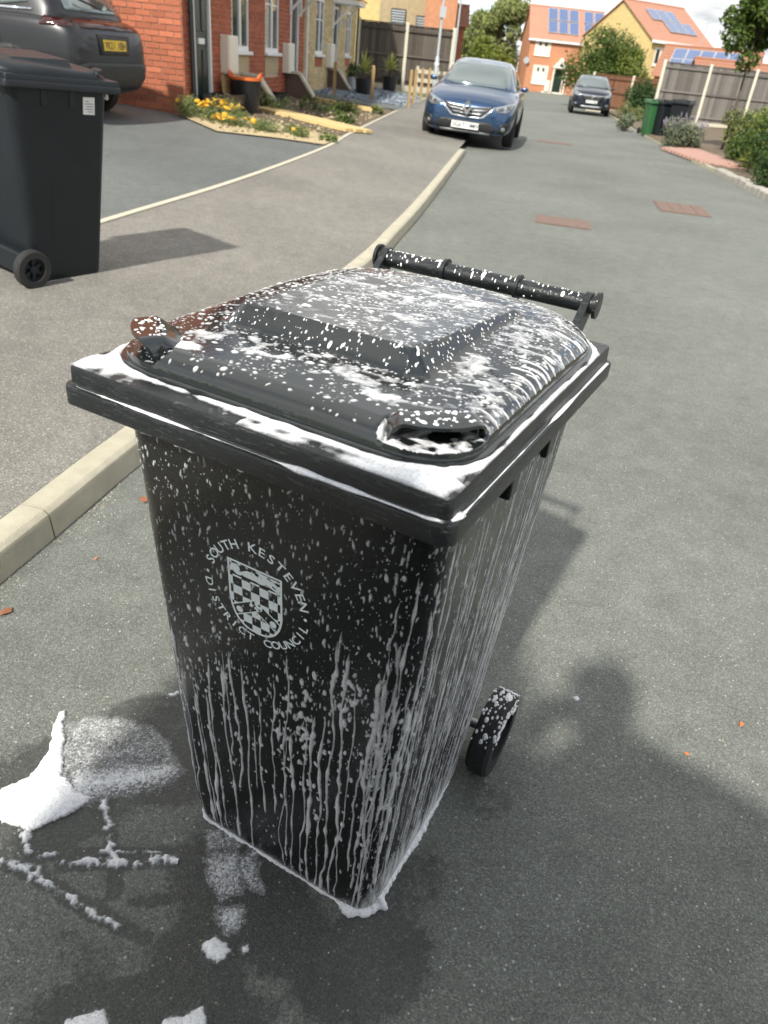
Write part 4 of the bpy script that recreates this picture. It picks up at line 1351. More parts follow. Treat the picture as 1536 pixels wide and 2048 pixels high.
SM = [([(-0.292, 0.902), (-0.242, 0.91), (-0.22, 0.882), (-0.256, 0.862), (-0.282, 0.864)], .0006), ([(-0.28, 0.848), (-0.227, 0.87), (-0.203, 0.83), (-0.198, 0.785), (-0.233, 0.769), (-0.259, 0.798)], .0012),
      ([(-0.216, 0.855), (-0.176, 0.879), (-0.172, 0.823), (-0.152, 0.79), (-0.186, 0.796), (-0.205, 0.82)], .0009), ([(-0.239, 0.751), (-0.182, 0.757), (-0.179, 0.725), (-0.203, 0.706), (-0.223, 0.725)], .0024)]
def f_mid(x, y):
    n = fbm(x * 60, y * 60, 95, 4); t = np.full(x.shape, -.0012)
    for poly, h in SM:
        d = sdf_poly(x + (n - .5) * .016, y + (fbm(x * 90, y * 90, 96, 3) - .5) * .014, poly)
        t = np.maximum(t, np.minimum(d * .12, h) + np.where(d > -.006, (fbm(x * 200, y * 240, 97, 3) - .5) * .0028 + (fbm(x * 560, y * 560, 98, 2) - .5) * .0030, -.001))
    return t
ground_foam('foam_smear', -.32, -.13, .69, .93, f_mid, 'faded foam smears in front of the foamy bin', .0016, .0045)
for poly, lab, box in [([(-0.245, 0.682), (-0.233, 0.69), (-0.222, 0.697), (-0.203, 0.686), (-0.189, 0.677), (-0.199, 0.663), (-0.209, 0.654), (-0.232, 0.664)], 'small thick lump of white foam below the front of the foamy bin', (-.28, -.16, .63, .72)),
                       ([(-0.172, 0.687), (-0.16, 0.689), (-0.159, 0.678), (-0.168, 0.677)], 'tiny speck of foam beside the small lump', (-.19, -.14, .66, .71)),
                       ([(-0.47, 0.44), (-0.44, 0.50), (-0.432, 0.544), (-0.403, 0.552), (-0.379, 0.565), (-0.365, 0.55), (-0.355, 0.52), (-0.33, 0.44)], 'white foam at the bottom edge of the picture, left piece', (-.5, -.3, .45, .6)),
                       ([(-0.33, 0.44), (-0.295, 0.515), (-0.272, 0.559), (-0.257, 0.565), (-0.244, 0.563), (-0.231, 0.576), (-0.215, 0.581), (-0.205, 0.569), (-0.2, 0.53), (-0.17, 0.44)], 'white foam at the bottom edge of the picture, right piece', (-.36, -.14, .45, .61)),
                       ([(-0.486, 1.26), (-0.46, 1.272), (-0.455, 1.262), (-0.477, 1.251)], 'small foam dash on the road left of the foamy bin near its side', (-.51, -.43, 1.23, 1.29)),
                       ([(.548, 1.395), (.558, 1.40), (.563, 1.39), (.552, 1.383)], 'single white foam fleck on the road to the right of the wheel', (.53, .58, 1.37, 1.42))]:
    def fp(x, y, poly=poly):
        n = fbm(x * 110, y * 110, 99, 4)
        d = sdf_poly(x + (n - .5) * .010, y + (fbm(x * 120, y * 120, 103, 3) - .5) * .010, poly)
        return np.where(d > 0, np.minimum(.009, np.sqrt(np.clip(d, 0, 1) * .004)) + .0006 + (n - .5) * .003, d * .15)
    ground_foam('foam_fleck' if 'fleck' in lab or 'speck' in lab or 'dash' in lab else 'foam_lump', *box, fp, lab, .0018, .005)
# ================================================================ HOUSES
MT['tile_or'] = simple('orange_roof_tile', (.4, .2, .135), .8, vary=.15, scale=3)

def brick_field(name, parent, mat, spans, z0, z1, holes, face, L_=.225, H_=.0775, dep=.012, ln_off=0.0):
    """courses of single bricks on one wall, joined (past the one-by-one limit); face(u,z,d) -> local point"""
    mb = MB()
    u0, u1 = spans
    nrow = int((z1 - z0) / H_)
    for r_ in range(nrow):
        zb = z0 + r_ * H_ + .005; zt = z0 + (r_ + 1) * H_ - .005
        u = u0 - (L_ / 2 if r_ % 2 else 0) + ln_off
        while u < u1:
            a, b = max(u + .005, u0), min(u + L_ - .005, u1)
            u += L_
            if b - a < .02: continue
            cz_ = (zb + zt) / 2
            segs = [(a, b)]
            for h in holes:
                if h[2] - .02 < cz_ < h[3] + .02:
                    ns = []
                    for (p, q) in segs:
                        if q <= h[0] or p >= h[1]: ns.append((p, q))
                        else:
                            if p < h[0]: ns.append((p, h[0]))
                            if q > h[1]: ns.append((h[1], q))
                    segs = ns
            for p, q in segs:
                if q - p < .015: continue
                d = dep + random.uniform(-.002, .002)
                v = [face(p, zb, 0), face(q, zb, 0), face(q, zt, 0), face(p, zt, 0), face(p, zb, d), face(q, zb, d), face(q, zt, d), face(p, zt, d)]
                mb.add(v, [(4, 5, 6, 7), (0, 4, 7, 3), (1, 2, 6, 5), (3, 7, 6, 2), (0, 1, 5, 4)])
    o = mb.build(name, mat, parent)
    o['kind'] = 'stuff'
    return o

FA = math.atan2(.9984, .0564)
HZ = .30
def window(parent, u0, u1, z0, z1, mull=True, mat='upvc', sill=True, dep=.06, bars=True, pane='glass'):
    w = empty('window', (0, 0, 0)); w.parent = parent
    fr = MB(); t_ = .055
    for a in ((u0, u1, z0, z0 + t_ * 1.4), (u0, u1, z1 - t_, z1), (u0, u0 + t_, z0 + t_ * 1.4, z1 - t_), (u1 - t_, u1, z0 + t_ * 1.4, z1 - t_)):
        fr.box((a[0], -.005, a[2]), (a[1], dep, a[3]))
    um = (u0 + u1) / 2
    if mull: fr.box((um - .05, -.008, z0 + t_ * 1.4), (um + .05, dep, z1 - t_))
    fr.build('frame', MT[mat], w)
    if mull:
        MB().box((u0 + t_, .02, z0 + .05), (um - .05, .032, z1 - .05)).build('pane', MT[pane], w)
        MB().box((um + .05, .02, z0 + .05), (u1 - t_, .032, z1 - .05)).build('pane', MT[pane], w)
    else:
        MB().box((u0 + t_, .02, z0 + .05), (u1 - t_, .032, z1 - .05)).build('pane', MT[pane], w)
    if bars:
        for a, b in ([(u0 + t_, um - .05), (um + .05, u1 - t_)] if mull else [(u0 + t_, u1 - t_)]):
            MB().box((a, .012, z0 + (z1 - z0) * .62), (b, .02, z0 + (z1 - z0) * .62 + .025)).build('glazing_bar', MT[mat], w)
    MB().box((u0 + .06, .2, z0 + .08), (u1 - .06, .22, z1 - .05)).build('curtain', MT['curtain'], w)
    if sill:
        o = MB().box((u0 - .05, -.085, z0 - .06), (u1 + .05, .03, z0 - .002)).build('sill', MT[mat], w); bevel(o, .008, 1)
    return w
t = NT('window_glass')
MT['glass'] = t.done((.045, .055, .06), .04, 0, None, .9)
MT['blind'] = simple('pale_blind', (.66, .64, .56), .3, vary=.06)
MT['curtain'] = simple('curtain', (.3, .28, .24), .9)
MT['carglass'] = NT('car_glass').done((.2, .235, .235), .05, .55, None, 1.0)

def door(parent, u0, u1, z0, z1, mat, plate=False):
    d = empty('door', (0, 0, 0)); d.parent = parent
    MB().box((u0, .03, z0), (u1, .075, z1)).build('leaf', MT[mat], d)
    um = (u0 + u1) / 2
    for a, b in ((u0 + .09, um - .05), (um + .05, u1 - .09)):
        for zz0, zz1 in ((z0 + .12, z0 + (z1 - z0) * .4), (z0 + (z1 - z0) * .52, z1 - .12)):
            o = MB().box((a, .012, zz0), (b, .032, zz1)).build('panel', MT[mat], d); bevel(o, .012, 1)
    if plate: MB().box((um - .14, .008, z0 + (z1 - z0) * .435), (um + .14, .03, z0 + (z1 - z0) * .475)).build('letter_plate', MT['upvc'], d)
    fr = MB()
    for a in ((u0 - .07, u0, z0, z1 + .07), (u1, u1 + .07, z0, z1 + .07), (u0, u1, z1, z1 + .07)):
        fr.box((a[0], -.012, a[2]), (a[1], .08, a[3]))
    fr.build('door_frame', MT['upvc'], d)
    return d
def meterbox(parent, u0, u1, z0, z1):
    o = MB().box((u0, -.16, z0), (u1, .0, z1)).build('meter_box', MT['cream'], parent); bevel(o, .015, 2)
    MB().box((u0 + .03, -.168, z0 + .03), (u1 - .03, -.161, z1 - .03)).build('cover', MT['cream'], o)
def canopy(parent, u0, u1, z):
    c = empty('door_canopy', (0, 0, 0)); c.parent = parent
    o = MB().box((u0, -.75, z), (u1, .02, z + .1)).build('board', MT['upvc'], c)
    M0 = Matrix(((1, 0, 0, 0), (0, 0, 1, 0), (0, 1, 0, 0), (0, 0, 0, 1)))
    mb = MB().add([(u0 - .05, -.8, z + .1), (u1 + .05, -.8, z + .1), (u1 + .05, .02, z + .45), (u0 - .05, .02, z + .45), (u0 - .05, -.8, z + .14), (u1 + .05, -.8, z + .14), (u1 + .05, .02, z + .49), (u0 - .05, .02, z + .49)],
                  [(0, 3, 2, 1), (4, 5, 6, 7), (0, 1, 5, 4), (1, 2, 6, 5), (2, 3, 7, 6), (3, 0, 4, 7)])
    mb.build('tiles', MT['tile_red'], c)
    for u in (u0 + .04, u1 - .11):
        MB().tube([(u + .035, -.01, z - .55), (u + .035, -.25, z - .32), (u + .035, -.55, z)], .03, 6).build('bracket', MT['upvc'], c)
        MB().box((u, -.05, z - .6), (u + .07, .0, z)).build('bracket', MT['upvc'], c)

def pitched(parent, u0, u1, y0, y1, ze, rise, mat, rows=0, over=.25, name='roof'):
    """gable roof, ridge along u; stepped tile courses"""
    mb = MB(); ym = (y0 + y1) / 2
    def slope(ya, yb, za, zb, n):
        for k in range(n):
            t0, t1 = k / n, (k + 1) / n
            p, q = ya + (yb - ya) * t0, ya + (yb - ya) * t1 * 1.0
            z0_, z1_ = za + (zb - za) * t0, za + (zb - za) * t1
            lift = .03
            mb.add([(u0 - over, p, z0_ + lift), (u1 + over, p, z0_ + lift), (u1 + over, q, z1_), (u0 - over, q, z1_), (u0 - over, p, z0_ - .03), (u1 + over, p, z0_ - .03), (u1 + over, q, z1_ - .06), (u0 - over, q, z1_ - .06)],
                   [(0, 1, 2, 3), (4, 7, 6, 5), (0, 4, 5, 1), (1, 5, 6, 2), (3, 2, 6, 7), (0, 3, 7, 4)])
    n = rows or 12
    slope(y0 - over, ym, ze - over * rise / (ym - y0), ze + rise, n)
    slope(y1 + over, ym, ze - over * rise / (ym - y0), ze + rise, n)
    o = mb.build(name, mat, parent); fix_normals(o)
    MB().tube([(u0 - over, ym, ze + rise + .01), (u1 + over, ym, ze + rise + .01)], .09, 8).build('ridge', mat, o)
    return o

def slab_walls(parent, u0, u1, y0, y1, ze, rise, mat, holes=(), name='wall', zb=-.6):
    """four walls with gable triangles; the front (y0) has openings cut as a grid of panels"""
    mb = MB()
    us = sorted(set([u0, u1] + [h[0] for h in holes] + [h[1] for h in holes]))
    zs = sorted(set([zb, ze] + [h[2] for h in holes] + [h[3] for h in holes]))
    for a, b in zip(us[:-1], us[1:]):
        for c, d in zip(zs[:-1], zs[1:]):
            um, zm = (a + b) / 2, (c + d) / 2
            if any(h[0] < um < h[1] and h[2] < zm < h[3] for h in holes): continue
            mb.add([(a, y0, c), (b, y0, c), (b, y0, d), (a, y0, d)], [(0, 1, 2, 3)])
    for h in holes:      # reveals
        a, b, c, d = h
        mb.add([(a, y0, c), (b, y0, c), (b, y0, d), (a, y0, d), (a, y0 + .25, c), (b, y0 + .25, c), (b, y0 + .25, d), (a, y0 + .25, d)],
               [(0, 4, 5, 1), (1, 5, 6, 2), (2, 6, 7, 3), (3, 7, 4, 0), (4, 7, 6, 5)])
    ym = (y0 + y1) / 2
    mb.add([(u0, y0, zb), (u0, y1, zb), (u0, y1, ze), (u0, ym, ze + rise), (u0, y0, ze)], [(0, 4, 3, 2, 1)])
    mb.add([(u1, y0, zb), (u1, y1, zb), (u1, y1, ze), (u1, ym, ze + rise), (u1, y0, ze)], [(0, 1, 2, 3, 4)])
    mb.add([(u0, y1, zb), (u1, y1, zb), (u1, y1, ze), (u0, y1, ze)], [(0, 3, 2, 1)])
    return mb.build(name, mat, parent)

# --- red brick house on the left
red = empty('brick_house', (-3.66, 12.46, HZ), FA, 'red brick house with a sunlit gable and dark green front door at the left', 'house')
hol = [(.48, 1.32, .12, 2.12), (2.48, 3.56, .9, 2.2), (4.78, 5.92, .9, 2.2), (7.08, 7.92, .12, 2.12)]
w_ = slab_walls(red, 0, 8.5, 0, 7.5, 4.9, 2.6, MT['mortar'], hol)
# upper wall and far gable keep the brick look from the material
up_ = MB().add([(-.0035, 0, 1.95), (-.0035, 7.5, 1.95), (-.0035, 7.5, 4.9), (-.0035, 3.75, 7.5), (-.0035, 0, 4.9)], [(0, 4, 3, 2, 1)])
up_.add([(-.0035, 2.85, -.4), (-.0035, 7.5, -.4), (-.0035, 7.5, 1.95), (-.0035, 2.85, 1.95)], [(0, 3, 2, 1)])
up_.add([(0, -.0035, 2.62), (8.5, -.0035, 2.62), (8.5, -.0035, 4.9), (0, -.0035, 4.9)], [(0, 1, 2, 3)])
up_.build('upper_brickwork', MT['brick_red_tex'], red)
# gable bricks, one by one
bme = MB().add([(-.0, .005, .005), (-.0, .22, .005), (-.0, .22, .0725), (-.0, .005, .0725), (-.013, .006, .006), (-.013, .219, .006), (-.013, .219, .0715), (-.013, .006, .0715)],
               [(4, 7, 6, 5), (0, 4, 5, 1), (1, 5, 6, 2), (2, 6, 7, 3), (3, 7, 4, 0)]).mesh('brick')
bme.materials.append(MT['brick_red'])
bhalf = MB().add([(-.0, .005, .005), (-.0, .1075, .005), (-.0, .1075, .0725), (-.0, .005, .0725), (-.013, .006, .006), (-.013, .1065, .006), (-.013, .1065, .0715), (-.013, .006, .0715)],
               [(4, 7, 6, 5), (0, 4, 5, 1), (1, 5, 6, 2), (2, 6, 7, 3), (3, 7, 4, 0)]).mesh('half_brick')
bhalf.materials.append(MT['brick_red'])
for r_ in range(-1, 24):
    odd = r_ % 2
    if odd:
        o = bpy.data.objects.new('brick', bhalf); COL.objects.link(o); o.parent = red; o.location = (random.uniform(-.002, .002), 0, r_ * .0775)
    for k in range(12):
        o = bpy.data.objects.new('brick', bme); COL.objects.link(o); o.parent = red
        o.location = (random.uniform(-.002, .002), k * .225 + (.1125 if odd else 0), r_ * .0775)
brick_field('front_bricks', red, MT['brick_red_m'], (0.0, 8.5), -.155, 2.62, [(a - .06, b + .06, c, d + .07) for a, b, c, d in (hol[0], hol[3])] + [(a, b, c - .38, d) for a, b, c, d in hol[1:3]], lambda u, z, d: (u, -d, z))
o = pitched(red, 0, 8.5, 0, 7.5, 4.9, 2.6, MT['tile_red'], 16)
MB().tube([(.22, -.07, -.3), (.22, -.07, 4.8)], .04, 10).build('drainpipe', MT['black_paint'], red)
door(red, .55, 1.25, .12, 2.05, 'door_green', True)
door(red, 7.15, 7.85, .12, 2.05, 'door_dark')
for a, b in ((2.48, 3.56), (4.78, 5.92)):
    window(red, a, b, .9, 2.2)
    MB().box((a, -.012, .52), (b, .0, .838)).build('apron_panel', MT['tan_panel'], red)
meterbox(red, 1.78, 2.34, .56, 1.12); meterbox(red, 6.3, 6.85, .53, 1.1)
canopy(red, 6.9, 8.1, 2.25); canopy(red, .3, 1.5, 2.25)
# --- buff brick house next door
buff = empty('brick_house', (-3.66 + .0564 * 8.503, 12.46 + .9984 * 8.503, HZ), FA, 'buff yellow brick house with white windows, next to the red brick one', 'house')
hol = [(1.52, 2.6, .92, 2.15), (4.1, 4.95, .12, 2.12), (6.5, 7.45, .92, 2.1)]
slab_walls(buff, 0, 8.55, 0, 7.5, 4.9, 2.6, MT['mortar_y'], hol)
brick_field('front_bricks', buff, MT['brick_yel_m'], (.0, 8.55), -.155, 2.62, [(4.04, 5.01, .12, 2.2)] + [(a, b, c - .3, d) for a, b, c, d in (hol[0], hol[2])], lambda u, z, d: (u, -d, z))
MB().add([(0, -.0035, 2.62), (8.55, -.0035, 2.62), (8.55, -.0035, 4.9), (0, -.0035, 4.9)], [(0, 1, 2, 3)]).build('upper_brickwork', MT['brick_yel_tex'], buff)
pitched(buff, .26, 8.55, 0, 7.5, 4.9, 2.6, MT['tile_red'], 16)
door(buff, 4.17, 4.88, .12, 2.05, 'door_dark')
for a, b, z1 in ((1.52, 2.6, 2.15), (6.5, 7.45, 2.1)):
    window(buff, a, b, .92, z1)
    MB().box((a + .05, -.012, .64), (b - .05, .0, .858)).build('apron_panel', MT['brick_red'], buff)
meterbox(buff, 3.1, 3.7, .62, 1.2)
canopy(buff, 3.9, 5.2, 2.18)
MB().tube([(8.5, -.07, -.3), (8.5, -.07, 4.8)], .035, 10).build('drainpipe', MT['black_paint'], buff)
MB().tube([(.1, -.07, -.3), (.1, -.07, 4.8)], .035, 10).build('drainpipe', MT['upvc'], buff)
# low step walls beside the doors
def step_wall(u, base, label):
    p = Vector((-3.66, 12.46, 0)) + Vector((.0564, .9984, 0)) * u
    t_ = empty('step_wall', (p.x, p.y, zl(p.x, p.y) - .03), FA, label, 'low wall', 'low walls beside the front steps')
    mb = MB().add([(0, -.02, 0), (.22, -.02, 0), (.22, -.62, 0), (0, -.62, 0), (0, -.02, .5), (.22, -.02, .5), (.22, -.3, .48), (0, -.3, .48), (.22, -.62, .06), (0, -.62, .06)],
                  [(0, 3, 9, 7, 4), (1, 5, 6, 8, 2), (3, 2, 8, 9), (0, 4, 5, 1), (4, 7, 6, 5), (7, 9, 8, 6)])
    o = mb.build('side', MT['reed_dark'], t_); fix_normals(o)
    mb = MB()
    for a, b in (((-.02, .51), (-.31, .49)), ((-.31, .49), (-.66, .045))):
        n_ = Vector((0, -(b[1] - a[1]), b[0] - a[0])).normalized() * -.045
        if n_.z < 0: n_ = -n_
        v = [(-.03, a[0], a[1]), (.25, a[0], a[1]), (.25, b[0], b[1]), (-.03, b[0], b[1])]
        mb.add(v + [(x, y + n_.y, z + n_.z) for x, y, z in v], [(0, 3, 2, 1), (4, 5, 6, 7), (0, 1, 5, 4), (1, 2, 6, 5), (2, 3, 7, 6), (3, 0, 4, 7)])
    o = mb.build('coping', MT['concrete'], t_); fix_normals(o)
MT['reed_dark'] = simple('brown_render', (.12, .08, .06), .9, vary=.3)
step_wall(3.0, 0, 'low wall with pale sloping top behind the black tub with orange handles')
step_wall(6.6, 0, 'low brown wall with pale sloping top beside the second door')
step_wall(12.0, 0, 'low brown wall with sloping top in front of the buff house')

# --- buildings beyond the left fence
def block(name, x0, x1, y, dep, z0, ze, rise, wall_m, roof_m, label, rz=0, wins=(), rows=10):
    t_ = empty(name, (x0, y, z0), rz, label, 'house', 'houses further up the street')
    slab_walls(t_, 0, x1 - x0, 0, dep, ze, rise, MT[wall_m], [w[:4] for w in wins], zb=-1.0)
    pitched(t_, 0, x1 - x0, 0, dep, ze, rise, MT[roof_m], rows)
    for w in wins:
        window(t_, *w[:4], mull=w[4] if len(w) > 4 else True, mat='cream')
    return t_
b1 = block('terrace_house', -8.5, -3.0, 46, 7, .3, 5.2, 2.4, 'brick_y2_tex', 'tile_red', 'yellow brick house end showing above the left fence', 0)
MT['tan_wall'] = brickmat('tan_brickwork', (.36, .28, .17), (.4, .31, .19), (.34, .28, .19))
b2 = block('terrace_house', -2.95, -.62, 45, 7, .3, 6.2, 2.4, 'tan_wall', 'tile_brown', 'tan rendered building behind the left fence, with grey louvred vents', 0)

for x, z in ((.6, 2.75), (1.9, 2.55)):
    lo = MB().box((x, -.1, z - .35), (x + .75, -.005, z + .35)).build('vent', MT['black_paint'], b2)
    for k in range(6):
        MB().box((x + .03, -.13, z - .32 + k * .11), (x + .72, -.1, z - .26 + k * .11)).build('louvre', MT['lamp_steel'], lo)
b3 = block('terrace_house', -.60, .95, 44, 9, .3, 5.6, 2.0, 'brick_or_tex', 'tile_brown', 'orange brick house end above the left fence, beside the lamp post')
b4 = block('terrace_house', .99, 1.62, 50, 5, .1, 3.1, 1.0, 'brick_red_tex', 'tile_brown', 'dark eaved house glimpsed between the lamp posts')

# --- orange house at the end of the road
OY = 91.0
og = empty('detached_house', (9.97, OY, -.56), .03, 'orange brick house with solar panels at the far end of the road', 'house', 'houses further up the street')
hol = [(.55, 2.2, 3.3, 4.7), (.75, 2.35, .75, 2.45), (3.05, 4.05, .12, 2.3)]
slab_walls(og, 0, 7.6, 0, 7, 4.75, 3.0, MT['brick_or_tex'], hol, zb=-.4)
rf = pitched(og, 0, 7.6, 0, 7, 4.75, 3.0, MT['tile_or'], 16, .2)
for w in hol[:2]: window(og, *w, mat='cream', pane='blind')
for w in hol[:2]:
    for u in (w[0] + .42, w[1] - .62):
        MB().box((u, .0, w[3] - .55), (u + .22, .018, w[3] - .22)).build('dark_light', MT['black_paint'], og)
door(og, 3.12, 3.98, .12, 2.25, 'door_green')
MB().box((-.25, -.32, 4.55), (7.85, -.2, 4.72)).build('gutter', MT['upvc'], og)
mb = MB().add([(2.75, -.7, 2.35), (4.35, -.7, 2.35), (3.55, -.7, 3.3), (2.75, .0, 2.35), (4.35, .0, 2.35), (3.55, .0, 3.3)], [(0, 1, 2), (3, 5, 4), (0, 2, 5, 3), (1, 4, 5, 2), (0, 3, 4, 1)])
mb.build('porch_canopy', MT['cream'], og)
MB().add([(3.3, -.71, 2.5), (3.8, -.71, 2.5), (3.55, -.71, 2.9)], [(0, 1, 2)]).build('porch_opening', MT['black_paint'], og)
for u in (2.8, 4.15): MB().box((u, -.62, .1), (u + .14, -.5, 2.36)).build('porch_post', MT['cream'], og)
meterbox(og, 2.25, 2.75, .15, 1.15)
MB().box((2.0, -.05, -.1), (4.6, .0, .14)).build('plinth', MT['cream'], og)
MB().lathe([(.0, .06), (.22, .0), (.3, -.06)], 16, 'y', Matrix.Translation((-.15, -.25, 2.75))).build('satellite_dish', MT['lamp_steel'], og)
mb = MB().add([(5.2, -.7, 1.9), (6.6, -.7, 1.9), (5.9, -.7, 2.5), (5.2, .0, 1.9), (6.6, .0, 1.9), (5.9, .0, 2.5)], [(0, 1, 2), (3, 5, 4), (0, 2, 5, 3), (1, 4, 5, 2), (0, 3, 4, 1)])
mb.build('porch_canopy', MT['cream'], og)
def solar(parent, u0, z_t, n, w, h, y0, ym, ze, rise, skip=(), gap=.06, off=.08):
    """panels lying on a front roof slope; z_t = fraction up the slope of the lower edge"""
    sl = math.atan2(rise, ym - y0)
    nrm = Vector((0, -math.sin(sl), math.cos(sl)))
    for r_ in range(n[1]):
        for c in range(n[0]):
            if (c, r_) in skip: continue
            p0 = Vector((u0 + c * (w + gap), y0 + math.cos(sl) * (z_t + r_ * (h + gap)), ze + math.sin(sl) * (z_t + r_ * (h + gap)))) + nrm * off
            ux = Vector((1, 0, 0)); uy = Vector((0, math.cos(sl), math.sin(sl)))
            Mx = Matrix((ux, uy, nrm)).transposed().to_4x4(); Mx.translation = p0
            o = MB().box((0, 0, 0), (w, h, .05), M=Mx).build('solar_panel', MT['alu'], parent)
            MB().box((.05, .05, .051), (w - .05, h - .05, .056), M=Mx).build('cells', MT['solar'], o)
solar(og, 1.75, .9, (3, 2), 1.0, 1.65, 0, 3.5, 4.75, 3.0, gap=.12)
solar(og, 5.55, .9, (2, 2), 1.0, 1.65, 0, 3.5, 4.75, 3.0, gap=.12)

# --- yellow house behind the tree
yh = empty('detached_house', (18.5, 75.0, -.35), math.atan2(.5, .866), 'yellow brick house with a wide gable and stepped rows of solar panels', 'house', 'houses further up the street')
hol = [(.55, 1.95, 3.0, 4.35)]
ZE, RS, DW = 4.95, 2.75, 9.0
slab_walls(yh, 0, 7.0, 0, DW, ZE, RS, MT['brick_y2_tex'], hol, zb=-.4)
pitched(yh, 0, 7.0, 0, DW, ZE, RS, MT['tile_or'], 16, .2)
window(yh, *hol[0], mat='cream', pane='blind')
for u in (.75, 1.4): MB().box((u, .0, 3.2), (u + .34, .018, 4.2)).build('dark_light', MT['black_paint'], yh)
MB().box((-.25, -.34, ZE - .32), (7.2, -.2, ZE - .12)).build('gutter', MT['upvc'], yh)
solar(yh, 1.6, 1.1, (4, 2), 1.05, 1.5, 0, DW / 2, ZE, RS, skip=((0, 0), (3, 1)), gap=.06)

# --- low garages behind the right fence
g1 = empty('garage', (16.4, 63.5, -.9), -.42, 'low garage with a brown tiled roof and a broad solar panel behind the right fence', 'garage', 'garages behind the right fence')
slab_walls(g1, 0, 6.5, 0, 6, 2.9, 1.9, MT['brick_or_tex'])
pitched(g1, 0, 6.5, 0, 6, 2.9, 1.9, MT['tile_brown'], 10, .25)
solar(g1, .6, .5, (5, 2), .95, 1.25, 0, 3, 2.9, 1.9, gap=.03)
MB().tube([(2.2, 3, 4.7), (2.35, 3, 6.4)], .03, 6).build('aerial', MT['lamp_steel'], g1)
MB().tube([(1.9, 3, 6.25), (2.8, 3, 6.45)], .03, 6).build('aerial_arm', MT['lamp_steel'], g1)
g2 = empty('garage', (15.3, 49.0, -.35), -.1, 'brown tiled garage roof just above the right fence, nearest the tree', 'garage', 'garages behind the right fence')
slab_walls(g2, 0, 5.2, 0, 5, 1.9, 1.3, MT['brick_red_tex'])
pitched(g2, 0, 5.2, 0, 5, 1.9, 1.3, MT['tile_brown'], 7, .2)
# ================================================================ FENCES, POSTS, LAMPS, GARDEN THINGS
def fence(p0, p1, npan, hgt, boardm, label, zf, rails=3, bw=.125, panel_drop=.0, rail_m=None):
    p0 = Vector(p0); p1 = Vector(p1)
    d = (p1 - p0); L_ = d.length; rz = math.atan2(d.y, d.x)
    t_ = empty('fence', (p0.x, p0.y, zf(p0.x, p0.y)), rz, label, 'fence', 'timber fences')
    slope = (zf(p1.x, p1.y) - zf(p0.x, p0.y)) / L_
    pl = L_ / npan
    for k in range(npan + 1):
        x = k * pl
        o = MB().box((x - .055, -.06, slope * x - .3), (x + .055, .06, slope * x + hgt + .06)).build('post', MT['postc'], t_); bevel(o, .012, 1)
    bme = MB().add([(0, -.006, 0), (bw + .02, -.022, 0), (bw + .02, 0, 0), (0, .0, 0), (0, -.006, 1), (bw + .02, -.022, 1), (bw + .02, 0, 1), (0, .0, 1)],
                   [(0, 3, 2, 1), (4, 5, 6, 7), (0, 1, 5, 4), (1, 2, 6, 5), (2, 3, 7, 6), (3, 0, 4, 7)]).mesh('board')
    bme.materials.append(MT[boardm])
    for k in range(npan):
        x0, x1 = k * pl + .06, (k + 1) * pl - .06
        zb = slope * (x0 + x1) / 2
        MB().box((x0, -.03, zb - .02), (x1, .03, zb + .16)).build('gravel_board', MT['concrete'], t_)
        n = int((x1 - x0) / bw)
        w = (x1 - x0) / n
        for i in range(n):
            o = bpy.data.objects.new('board', bme); COL.objects.link(o); o.parent = t_
            o.location = (x0 + i * w, random.uniform(-.003, .003), zb + .165)
            o.scale = (w / bw * .99, 1, hgt - .2 + random.uniform(-.006, .006))
        for r_ in range(rails):
            z = zb + .32 + (hgt - .5) * r_ / (rails - 1)
            MB().box((x0, -.068, z - .03), (x1, -.026, z + .035)).build('rail', MT[rail_m or boardm], t_)
        MB().box((x0 - .0, -.045, zb + hgt - .03), (x1, .03, zb + hgt + .0)).build('capping', MT[rail_m or boardm], t_)
    return t_
fence((-2.62, 29.75, 0), (.66, 30.65, 0), 2, 1.98, 'board_dark', 'dark weathered fence with pale concrete posts beyond the slate garden', lambda x, y: .34, 3)
fence((9.22, 34.6, 0), (23.98, 34.6, 0), 8, 2.12, 'board_grey', 'grey weathered fence with pale concrete posts on the right', lambda x, y: .04, 3)
fence((8.75, 46.2, 0), (12.4, 43.6, 0), 2, 1.75, 'board_brown', 'reddish brown fence behind the dark parked car', lambda x, y: -.2, 3)

def lamp(x, y, h, r_, label, z0):
    t_ = empty('lamp_post', (x, y, z0), 0, label, 'lamp post', 'lamp posts')
    MB().lathe([(r_ * 1.6, 0), (r_ * 1.6, 1.15), (r_ * 1.1, 1.2), (r_, 1.22), (r_ * .8, h)], 14).build('pole', MT['lamp_steel'], t_, ang=30)
    MB().lathe([(r_ * 1.75, .95), (r_ * 1.75, 1.02)], 14).build('collar', MT['upvc'], t_)
    MB().tube([(0, 0, h), (.3, -.1, h + .15), (.8, -.25, h + .2)], r_ * .7, 8).build('arm', MT['lamp_steel'], t_)
    o = MB().box((.7, -.38, h + .14), (1.2, -.16, h + .24)).build('lantern', MT['lamp_steel'], t_); bevel(o, .04)
lamp(.16, 28.6, 5.2, .045, 'slim grey lamp post in front of the left fence, the nearer one', .28)
MB_s = MB().box((-.05, -.09, 0), (.15, -.05, .3))
o = MB_s.build('street_sign', MT['lamp_steel']); o.location = (.13, 28.6, 2.55); tag(o, 'small pale sign plate fixed high on the nearer lamp post', 'sign')
lamp(.92, 37.0, 5.4, .04, 'thin grey lamp post behind the blue car, the further one', .15)

